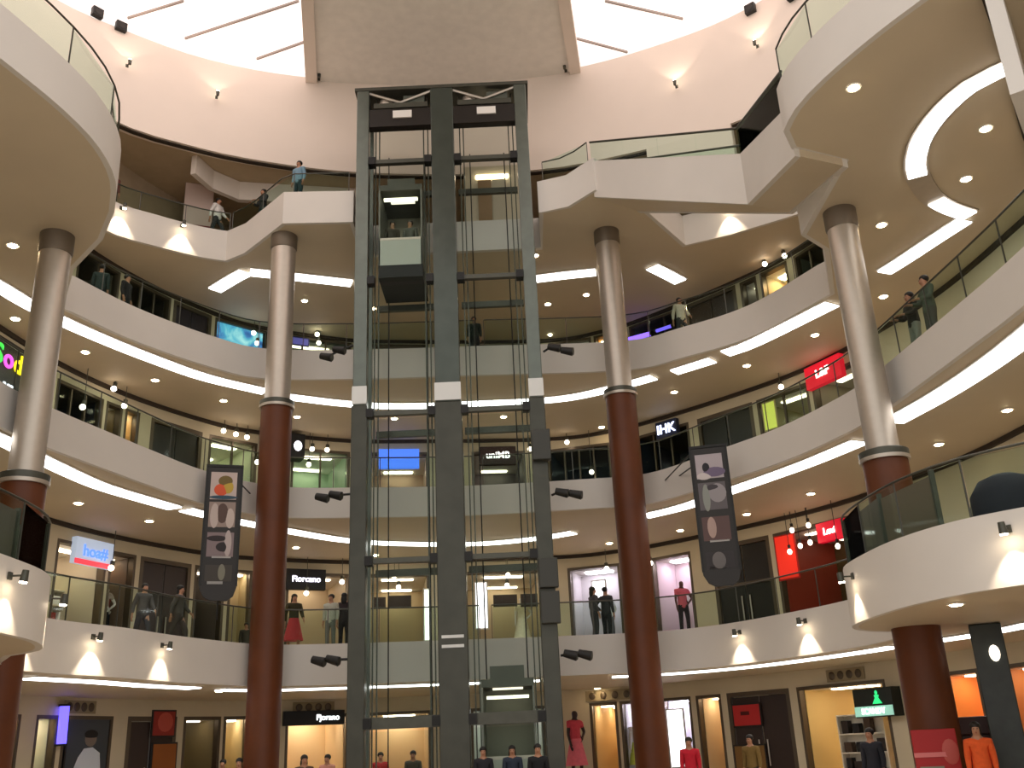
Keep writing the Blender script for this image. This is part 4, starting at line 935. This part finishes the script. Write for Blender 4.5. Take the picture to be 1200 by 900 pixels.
banner(264, 548, 704, 40, 'tall black banner with an orange picture at its top, left of the left red column',
       [(.04, .25, (196, 178, 172), [(.1, .35, .2, .2, (112, 92, 40)), (-.2, -.3, .2, .22, (214, 84, 44)), (.3, -.1, .16, .24, (190, 160, 60)), (0, -.85, .4, .07, (44, 74, 92))]),
        (.27, .46, (150, 132, 124), [(0, .1, .16, .4, (84, 62, 54)), (-.6, -.1, .12, .5, (190, 174, 168)), (.6, -.3, .12, .4, (196, 180, 172))]),
        (.50, .68, (128, 112, 114), [(-.3, .5, .28, .12, (40, 28, 30)), (.2, -.2, .2, .2, (36, 26, 28)), (.55, .1, .1, .55, (180, 166, 164))]),
        (.74, .86, (58, 52, 46), [(.2, .1, .1, .5, (120, 118, 104))])], True, .94)
banner(829, 525, 688, 42, 'tall black banner with violet and grey pictures, right of the right red column',
       [(.05, .23, (178, 168, 174), [(-.3, -.1, .1, .2, (24, 20, 30)), (.3, -.5, .3, .2, (110, 96, 124)), (-.5, -.8, .2, .15, (206, 196, 196))]),
        (.26, .46, (96, 90, 94), [(-.5, -.1, .1, .5, (140, 144, 138)), (.35, .2, .24, .35, (150, 144, 148)), (.1, .6, .2, .12, (60, 54, 60))]),
        (.51, .68, (92, 68, 66), [(-.35, .1, .12, .45, (176, 150, 142))]),
        (.76, .88, (44, 38, 40), [(-.1, 0, .18, .5, (104, 100, 100))])], False, .885)

# ------------------------------------------------------------------ people
def on_edge(E, k, x, y, inn=.45):
    """a place just behind the balustrade of level k seen at (x, y)"""
    p = at_z(x, y, ZT[k]).xy; i = min(range(1, len(E) - 1), key=lambda j: (E[j] - p).length); d = (E[i + 1] - E[i - 1]).normalized(); n = Vector((-d.y, d.x))
    q = E[i] + n * inn; return (q.x, q.y, ZF[k]), math.atan2(-n.y, -n.x) + math.pi / 2
def man(E, k, x, y, *a, inn=.45, turn=0, **kw):
    l, r = on_edge(E, k, x, y, inn); return person(l, r + turn, *a, **kw)
man(E2, 2, 1031, 419, 'rail', (46, 40, 38), (150, 146, 138), 'person in dark top and pale trousers at the right middle gallery rail', longhair=True, inn=.5, scale=1.02)
man(E2, 2, 1057, 404, 'rail', (76, 84, 72), (70, 66, 60), 'person in grey green top at the right middle gallery rail, right of a pair', inn=.5, scale=1.05)
man(E4, 4, 360, 238, 'stand', (120, 150, 170), (40, 60, 66), 'person in a pale blue top standing on the top gallery landing beside the lift', inn=.6)
man(E4, 4, 287, 245, 'rail', (50, 50, 54), (50, 70, 66), 'person in dark clothes at the corner of the top gallery landing', inn=.5)
man(E4, 4, 256, 268, 'walk', (232, 226, 222), (60, 60, 62), 'person in a white shirt walking at the left recess of the top gallery', inn=.5, turn=.8)
man(E4, 4, 140, 246, 'stand', (120, 70, 64), (50, 44, 44), 'person in a dark red top at the far left recess of the top gallery', inn=.6)
man(E3M, 3, 153, 356, 'stand', (44, 56, 54), (30, 34, 36), 'person in dark green at the upper gallery rail, leftmost of two', inn=1.1, turn=2.4)
man(E3M, 3, 178, 368, 'stand', (34, 30, 32), (30, 30, 32), 'person in black at the upper gallery rail, right of the person in dark green', inn=1.0, turn=.4)
man(E3M, 3, 561, 404, 'stand', (36, 44, 38), (30, 30, 32), 'person in dark clothes on the upper gallery behind the right lift bay', inn=1.0)
man(E3M, 3, 784, 392, 'walk', (206, 196, 180), (60, 60, 62), 'person in a cream top on the upper gallery right of the purple neon', inn=.9, turn=1.)
l, r = on_edge(E1L, 1, 353, 752, 0.8); person(l, facing(l) + .3, 'walk', (64, 58, 36), (190, 60, 60), 'person in olive top and red skirt before the lower gallery shop with black sign', skirt=(205, 64, 68), longhair=True, scarf=(44, 40, 30))
l, r = on_edge(E1L, 1, 396, 752, 1.2); person(l, facing(l) + 2.9, 'stand', (52, 42, 44), (46, 40, 42), 'person in dark brown seen from behind left of the lift on the lower gallery', longhair=True, scale=1.04)
l, r = on_edge(E1L, 1, 384, 752, 0.9); person(l, facing(l) - .4, 'stand', (190, 186, 170), (120, 120, 112), 'person in a pale grey top before the black sign shop on the lower gallery')
l, r = put(1, 283, 735, -.5); person(l, facing(l), 'stand', (66, 60, 50), (60, 56, 48), 'person in dark olive in front of the cream niche on the lower gallery', scale=.9)
l, r = on_edge(E1L, 1, 187, 752, 1.6); person(l, facing(l) + .5, 'walk', (92, 84, 84), (60, 56, 60), 'person in grey passing the brown double doors on the lower gallery')
l, r = on_edge(E1L, 1, 222, 752, 1.1); person(l, facing(l) + 1.2, 'walk', (84, 76, 72), (70, 60, 56), 'person in brown grey passing beside the left hanging banner on the lower gallery', longhair=True)
l, r = on_edge(E1L, 1, 694, 752, 1.0); person(l, facing(l) + 2., 'stand', (84, 78, 80), (60, 58, 60), 'person in grey before the glaring window on the lower gallery right of the lift', longhair=True, scarf=(90, 84, 84))
l, r = on_edge(E1L, 1, 716, 752, 1.2); person(l, facing(l) + 2.8, 'hip', (60, 60, 62), (44, 44, 46), 'person in charcoal before the window on the lower gallery beside the right red column')
for x, lb, tp, lo, kw in ((566, 'person in dark clothes on the ground floor below the right lift bay, leftmost of three', (40, 40, 46), (40, 40, 46), {}), (600, 'person in navy on the ground floor below the right lift bay, middle of three', (44, 54, 70), (40, 40, 46), dict(longhair=True)), (630, 'person in black on the ground floor below the right lift bay, rightmost of three', (28, 30, 34), (30, 30, 34), {})):
    p = at_z(x, 870, .0) if False else None
    q = at_y(x, 878, 24.5 + (x % 7) * .3); person((q.x, q.y, 0), facing(q), 'stand', tp, lo, lb, **kw)
for x, Y, lb, tp, lo, kw in ((281, 27, 'person in dark grey on the ground floor beside the left red column, right of two', (66, 64, 60), (50, 50, 52), {}), (262, 30, 'person in black on the ground floor by the cream doorway, left of two', (40, 38, 36), (40, 40, 40), {}),
                             (357, 26, 'person in brown on the ground floor under the black sign shop', (80, 62, 52), (50, 44, 40), dict(longhair=True)), (384, 30, 'person in salmon pink on the ground floor by the cream shop', (210, 150, 132), (120, 90, 80), dict(scarf=(214, 156, 140))),
                             (446, 31, 'person in red on the ground floor behind the left lift bay', (180, 50, 50), (90, 60, 50), dict(scarf=(170, 60, 54))), (484, 30, 'person in grey brown on the ground floor behind the left lift bay', (92, 86, 74), (60, 56, 50), {}),
                             (1022, 22, 'person in a dark jacket on the ground floor under the green cafe sign', (40, 42, 50), (44, 44, 50), {}), (1148, 18.6, 'person in an orange top with dark hair at the right of the ground floor', (226, 92, 40), (60, 44, 40), dict(longhair=True)),
                             (880, 27, 'person with black hair before the red notice doors on the ground floor', (120, 96, 50), (50, 46, 40), {}), (808, 26, 'person in bright red on the ground floor right of the far right column', (196, 30, 50), (60, 50, 50), dict(scarf=(186, 36, 54)))):
    q = at_y(x, 880, Y); person((q.x, q.y, 0), facing(q) + random.uniform(-.5, .5), 'stand', tp, lo, lb, **kw)
# mannequins
l, r = put(1, 135, 700, .5); mannequin(l, facing(l) + .2, (176, 160, 150), (24, 24, 28), 'mannequin in a pale top and black trousers, left of two in the lower gallery window', hair=False)
l, r = put(1, 150, 700, 1.0); mannequin(l, facing(l) - .2, (150, 84, 78), (26, 40, 52), 'mannequin in a red brown top, right of two in the lower gallery window', hair=False)
l, r = put(1, 705, 700, .6); mannequin(l, facing(l) + .5, (240, 240, 244), (110, 110, 118), 'mannequin in white and grey in the window right of the lift on the lower gallery')
l, r = put(1, 795, 700, .25); mannequin(l, facing(l) + .3, (226, 110, 128), (52, 44, 50), 'mannequin in a pink top and dark trousers in the pinkish window on the lower gallery', skinm=mat('mannequin_brown', (96, 60, 54), .5))
l, r = put(1, 612, 700, .6); mannequin(l, facing(l), (236, 226, 200), (230, 220, 200), 'mannequin in cream behind the right lift bay on the lower gallery', skirt=(238, 228, 206))
l, r = put(0, 675, 870, -1.2); mannequin(l, facing(l) + .6, (206, 70, 84), (220, 110, 120), 'tall mannequin in a red and pink dress on the ground floor right of the lift', skirt=(226, 110, 122), scale=1.35, skinm=mat('mannequin_black', (52, 30, 28), .5))
l, r = put(0, 742, 870, .4); mannequin(l, facing(l), (236, 234, 238), (190, 200, 90), 'mannequin in white with a lime skirt behind the right red column on the ground floor', skirt=(196, 206, 90), hair=True)

# ------------------------------------------------------------------ shelves, bulbs, kiosk and other furniture
GOODS = [(230, 226, 220), (120, 110, 96), (70, 62, 56), (206, 190, 160), (150, 60, 52), (236, 236, 236)]
l, r = put(1, 92, 700, 1.4); sh_ = shelf_unit((l.x, l.y, l.z), r, 1.5, 2.3, .4, 5, 'white shelf unit full of goods in the lit shop on the lower gallery', GOODS, glabel=('small box from the left', 'white shelves, lower gallery shop', 'box'), group='goods in the lower gallery shelf shop')
l, r = put(0, 1036, 870, .9); shelf_unit((l.x, l.y, l.z), r - .1, 1.3, 2.6, .4, 5, 'tall lit shelf of white boxes beside the near right column on the ground floor', [(240, 240, 248), (250, 236, 226), (90, 120, 110), (60, 56, 60)], board=(120, 84, 60), glabel=('box from the left', 'tall shelf under the green cafe sign', 'box'), group='white boxes on the ground floor shelf')
l, r = put(0, 975, 870, .4); shelf_unit((l.x, l.y, l.z), r, 1.6, 2.2, .4, 4, 'cream shelf of dark bags in the ground floor shop under the green sign', [(50, 40, 34), (80, 60, 44), (30, 28, 28)], glabel=('dark bag from the left', 'cream shelf of the ground floor shop', 'bag'), group='bags on the cream shelf')
for x, y, lb in ((838, 0, ''),): pass
for x, y, lb in ((938, 623, 'topmost left bare bulb in the red shop'), (948, 641, 'large bare bulb at the middle of the red shop'), (960, 637, 'largest bare bulb near the red sign'), (958, 617, 'bare bulb close to the soffit in the red shop'), (935, 648, 'small bare bulb low at the left of the red shop'), (994, 641, 'bare bulb under the red sign')):
    p = at_wall(x, y, .45); t = thing('bare_bulb', lb + ' on the lower gallery', 'lamp', p, 0, 'bare bulbs in the red shop')
    MB().ball((0, 0, 0), .075, .075, .09, 12, 8).build('bulb', glow((255, 226, 200), 7), t, smooth=True); MB().tube([(0, 0, .12), (0, 0, .22)], .05, 10).build('socket', M_BLACK, t); MB().tube([(0, 0, .22), (0, 0, ZC[1] - p.z)], .012, 6).build('cable', M_BLACK, t)
# small shop spotlights seen as bright dots
def dot(k, x, y, lb, off=.5, r=.09, c=(255, 236, 212), s=10):
    p = at_wall(x, y, off); t = thing('track_spot', lb, 'lamp', p, 0, 'shop spotlights')
    MB().ball((0, -.02, -.02), r, r, r, 12, 8).build('lamp_glass', glow(c, s), t, smooth=True); MB().tube([(0, .02, .04), (0, .05, .2)], r * .8, 10).build('lamp_head', M_STEELD, t); MB().tube([(0, .05, .2), (0, .05, ZC[k] - p.z)], .012, 6).build('rod', M_STEELD, t)
for k, x, y, lb in ((2, 81, 479, 'spotlight in the navy glass shop beside the left steel column'), (2, 132, 478, 'spotlight over the olive display on the middle gallery'), (2, 119, 458, 'faint spotlight over the navy shop on the middle gallery'),
                    (2, 252, 508, 'spotlight in the white lit shop, left of four, middle gallery'), (2, 267, 512, 'spotlight in the white lit shop, second of four, middle gallery'), (2, 283, 516, 'spotlight in the white lit shop, third of four, middle gallery'), (2, 296, 545, 'low spotlight in the white lit shop by the red column, middle gallery'),
                    (2, 362, 530, 'spotlight left of two in the pale teal shop, middle gallery'), (2, 380, 531, 'spotlight right of two in the pale teal shop, middle gallery'), (2, 358, 548, 'low spotlight in the pale teal shop, middle gallery'), (2, 666, 522, 'spotlight over the navy shop right of the lift, middle gallery'), (2, 699, 556, 'low spotlight in the navy shop beside the right red column'),
                    (2, 926, 456, 'spotlight beside the red sign on the middle gallery'), (2, 620, 530, 'spotlight beside the right lift upright on the middle gallery'),
                    (3, 368, 397, 'upper of two spotlights in the teal shop on the upper gallery'), (3, 370, 407, 'lower of two spotlights in the teal shop on the upper gallery'), (3, 261, 367, 'spotlight at the top of the video wall'), (3, 291, 395, 'small spotlight before the video wall'), (3, 296, 407, 'low bright spotlight before the video wall'), (3, 645, 397, 'spotlight in the pale shop right of the lift, upper gallery'), (3, 684, 385, 'upright row lamp in the pale shop by the right red column'), (3, 805, 377, 'spotlight by the dark doors, upper gallery'), (3, 907, 313, 'spotlight in the warm display, upper gallery'), (3, 931, 303, 'spotlight near the right steel column, upper gallery'),
                    (1, 462, 677, 'upper of two spotlights behind the left lift bay, lower gallery'), (1, 467, 690, 'lower of two spotlights behind the left lift bay, lower gallery'), (1, 594, 676, 'upper of two spotlights behind the right lift bay, lower gallery'), (1, 593, 688, 'lower of two spotlights behind the right lift bay, lower gallery'), (1, 717, 668, 'spotlight over the white window right of the lift, lower gallery'), (1, 771, 661, 'spotlight over the pinkish window, lower gallery'), (1, 116, 667, 'spotlight under the blue sign, lower gallery'), (1, 355, 697, 'spotlight below the black sign, lower gallery'), (1, 398, 684, 'spotlight at the right of the black sign, lower gallery')):
    dot(k, x, y, lb)
# air grilles over the ground floor shops
for x0, x1, y, lb in ((78, 112, 810, 'row of dark air grilles above the left ground floor shops'), (345, 390, 823, 'row of dark air grilles left of the lift above the black sign'), (688, 742, 818, 'row of dark air grilles right of the lift above the cream doorway'), (972, 1014, 800, 'row of dark air grilles above the shop with the green sign')):
    p = at_wall(x0, y, .02); q = at_wall(x1, y, .02); t = thing('air_grille', lb, 'vent', p, math.atan2(q.y - p.y, q.x - p.x)); w = (q.xy - p.xy).length; p_z = ZC[0] - .42
    t.location.z = p_z; MB().box(-.05, w + .05, -.02, .0, -.02, .34).build('frame', mat('grille_beige', (150, 136, 108), .6), t)
    for i in range(4): MB().ball((w * (.12 + .25 * i), -.03, .16), .12, .03, .13, 14, 8).build('nozzle', M_FRAME, t, smooth=True)
# information board against the near right column
p = at_y(1092, 880, 19.6); t = thing('directory_board', 'red and yellow directory board standing before the near right column', 'sign', (p.x, p.y - .2, 0), facing(p) + .1); t.scale = (.86, .86, .8)
MB().box(-.45, .45, -.08, .08, 0.05, 2.05).build('board', paint((168, 30, 34)), t, bevel=.02); MB().box(-.38, .1, -.1, -.081, .75, 1.25).build('screen', paint((128, 132, 116)), t); MB().box(-.42, .42, -.1, -.081, .1, .7).build('lower_panel', paint((216, 150, 36)), t)
MB().box(-.46, .2, -.1, -.081, 1.45, 1.55).build('stripe', paint((216, 120, 122)), t); MB().ball((.28, -.085, 1.55), .17, .02, .28, 14).build('oval', paint((188, 84, 78)), t); MB().box(-.5, .5, -.2, .2, 0, .05).build('base', M_STEELD, t)
# cosmetics bench beside it
p = at_y(1140, 880, 21.5); t = thing('display_counter', 'dark display counter with white trim before the orange shop on the ground floor', 'counter', (p.x, p.y, 0), facing(p))
MB().box(-.8, .8, -.35, .35, 0, 1.5).build('body', paint((64, 40, 34)), t, bevel=.02); MB().box(-.82, .6, -.38, -.36, 1.55, 1.72).build('name_strip', paint((226, 190, 190)), t); MB().box(-.85, .85, -.4, .4, 1.5, 1.85).build('canopy', paint((70, 42, 40)), t, bevel=.03)
# dark pillar at the right of the ground floor
p = at_y(1180, 860, 20.5); t = thing('pillar', 'dark green marble pillar with a lamp at the right of the ground floor', 'column', (p.x, p.y, 0), facing(p))
MB().box(-.3, .3, -.3, .3, 0, 3.58).build('shaft', mat('green_marble', (40, 46, 42), .3, noise=.3, scale=3), t, bevel=.02); MB().ball((.08, -.36, 3.0), .1, .08, .16, 12).build('lamp', glow((255, 240, 220), 2.5), t); MB().box(-.34, .34, -.34, .34, 0, .2).build('plinth', M_BLACKP, t)
# balcony furniture
p = at_z(1150, 606, ZT[1]); t = thing('covered_cart', 'cart under a dark navy cover on the lower right balcony', 'cart', (p.x + 1.5, p.y + 2.0, ZF[1]), facing(p))
MB().lathe((0, 0, 0), [(.62, .15), (.68, .5), (.62, .95), (.45, 1.2), (.2, 1.3)], 28).build('cover', mat('cloth_navy', (34, 34, 46), .8, noise=.1, scale=5), t, smooth=True)
MB().box(-.5, .5, -.4, .4, .1, .2).build('base', M_STEELD, t)
for sx in (-.4, .4):
    for sy in (-.3, .3): MB().tube([(sx - .03, sy, .07), (sx + .03, sy, .07)], .07, 12).build('wheel', M_BLACK, t)
p = at_z(1045, 645, ZT[1]); t = thing('partition_screen', 'brown grey partition panels around the near right column on the balcony', 'screen', (p.x, p.y, ZF[1]), 0)
pts = [at_z(1003, 664, ZT[1]).xy, at_z(1044, 640, ZT[1]).xy, at_z(1082, 622, ZT[1]).xy]
pts = [Vector((7.05, 20.6)), Vector((7.0, 18.6)), Vector((7.35, 16.9))]
for i, (hh, mt) in enumerate(((1.3, mat('partition_grey', (96, 86, 78), .5)), (1.25, mat('partition_brown', (112, 96, 84), .5)))):
    MB().wallseg(pts[i], pts[i + 1], .05, ZF[1], ZF[1] + hh, 1).build('panel', mt, t, world=True)
for q in pts: MB().box(q.x - .04, q.x + .04, q.y - .04, q.y + .04, ZF[1], ZF[1] + 1.35).build('post', M_STEELD, t, world=True)
pl = [Vector((-8.5, 14.6)), Vector((-8.55, 16.3)), Vector((-9.1, 17.5))]
t = thing('partition_screen', 'dark partition panels on the lower left balcony beside the red column', 'screen', (pl[0].x, pl[0].y, ZF[1]), 0)
for i in range(2): MB().wallseg(pl[i], pl[i + 1], .05, ZF[1], ZF[1] + 1.2, 1).build('panel', mat('partition_grey', (96, 86, 78), .5), t, world=True)
for q in pl: MB().box(q.x - .04, q.x + .04, q.y - .04, q.y + .04, ZF[1], ZF[1] + 1.25).build('post', M_STEELD, t, world=True)
# white square pillar on the top gallery, left
p = at_y(232, 250, 31.2); t = thing('pillar', 'pinkish white square pillar on the top gallery behind the left recess', 'column', (p.x, p.y, ZF[4]), facing(p))
MB().box(-.5, .5, -.5, .5, 0, 2.88).build('shaft', mat('pillar_pink', (226, 200, 190), .6), t, bevel=.02); MB().box(-.53, .53, -.53, .53, 1.1, 1.16).build('band', paint((130, 40, 44)), t); MB().box(-.54, .54, -.54, .54, 0, .16).build('plinth', M_STEELD, t)
t = thing('hanging_bulkhead', 'pale angled bulkhead under the ceiling of the top gallery, left', 'bulkhead', (-8, 30.5, 20.6)) if False else None

for L_ in MESHES.values():
    for o in L_: bpy.data.objects.remove(o)

# ------------------------------------------------------------------ light and picture settings
w = bpy.data.worlds.new('world'); SC.world = w; w.use_nodes = True
bg = w.node_tree.nodes['Background']; bg.inputs['Color'].default_value = lin((255, 251, 246)) + [1]; bg.inputs['Strength'].default_value = 1.12
vs = SC.view_settings; SC.display_settings.display_device = 'sRGB'; vs.view_transform = 'Standard'; vs.look = 'None'; vs.exposure = 0.0; vs.gamma = 1.0; vs.use_curve_mapping = False
SC.cycles.use_denoising = True
SC.cycles.max_bounces = 8; SC.cycles.transparent_max_bounces = 24; SC.cycles.diffuse_bounces = 4; SC.cycles.glossy_bounces = 3
SC.cycles.caustics_reflective = False; SC.cycles.caustics_refractive = False; SC.cycles.sample_clamp_indirect = 4
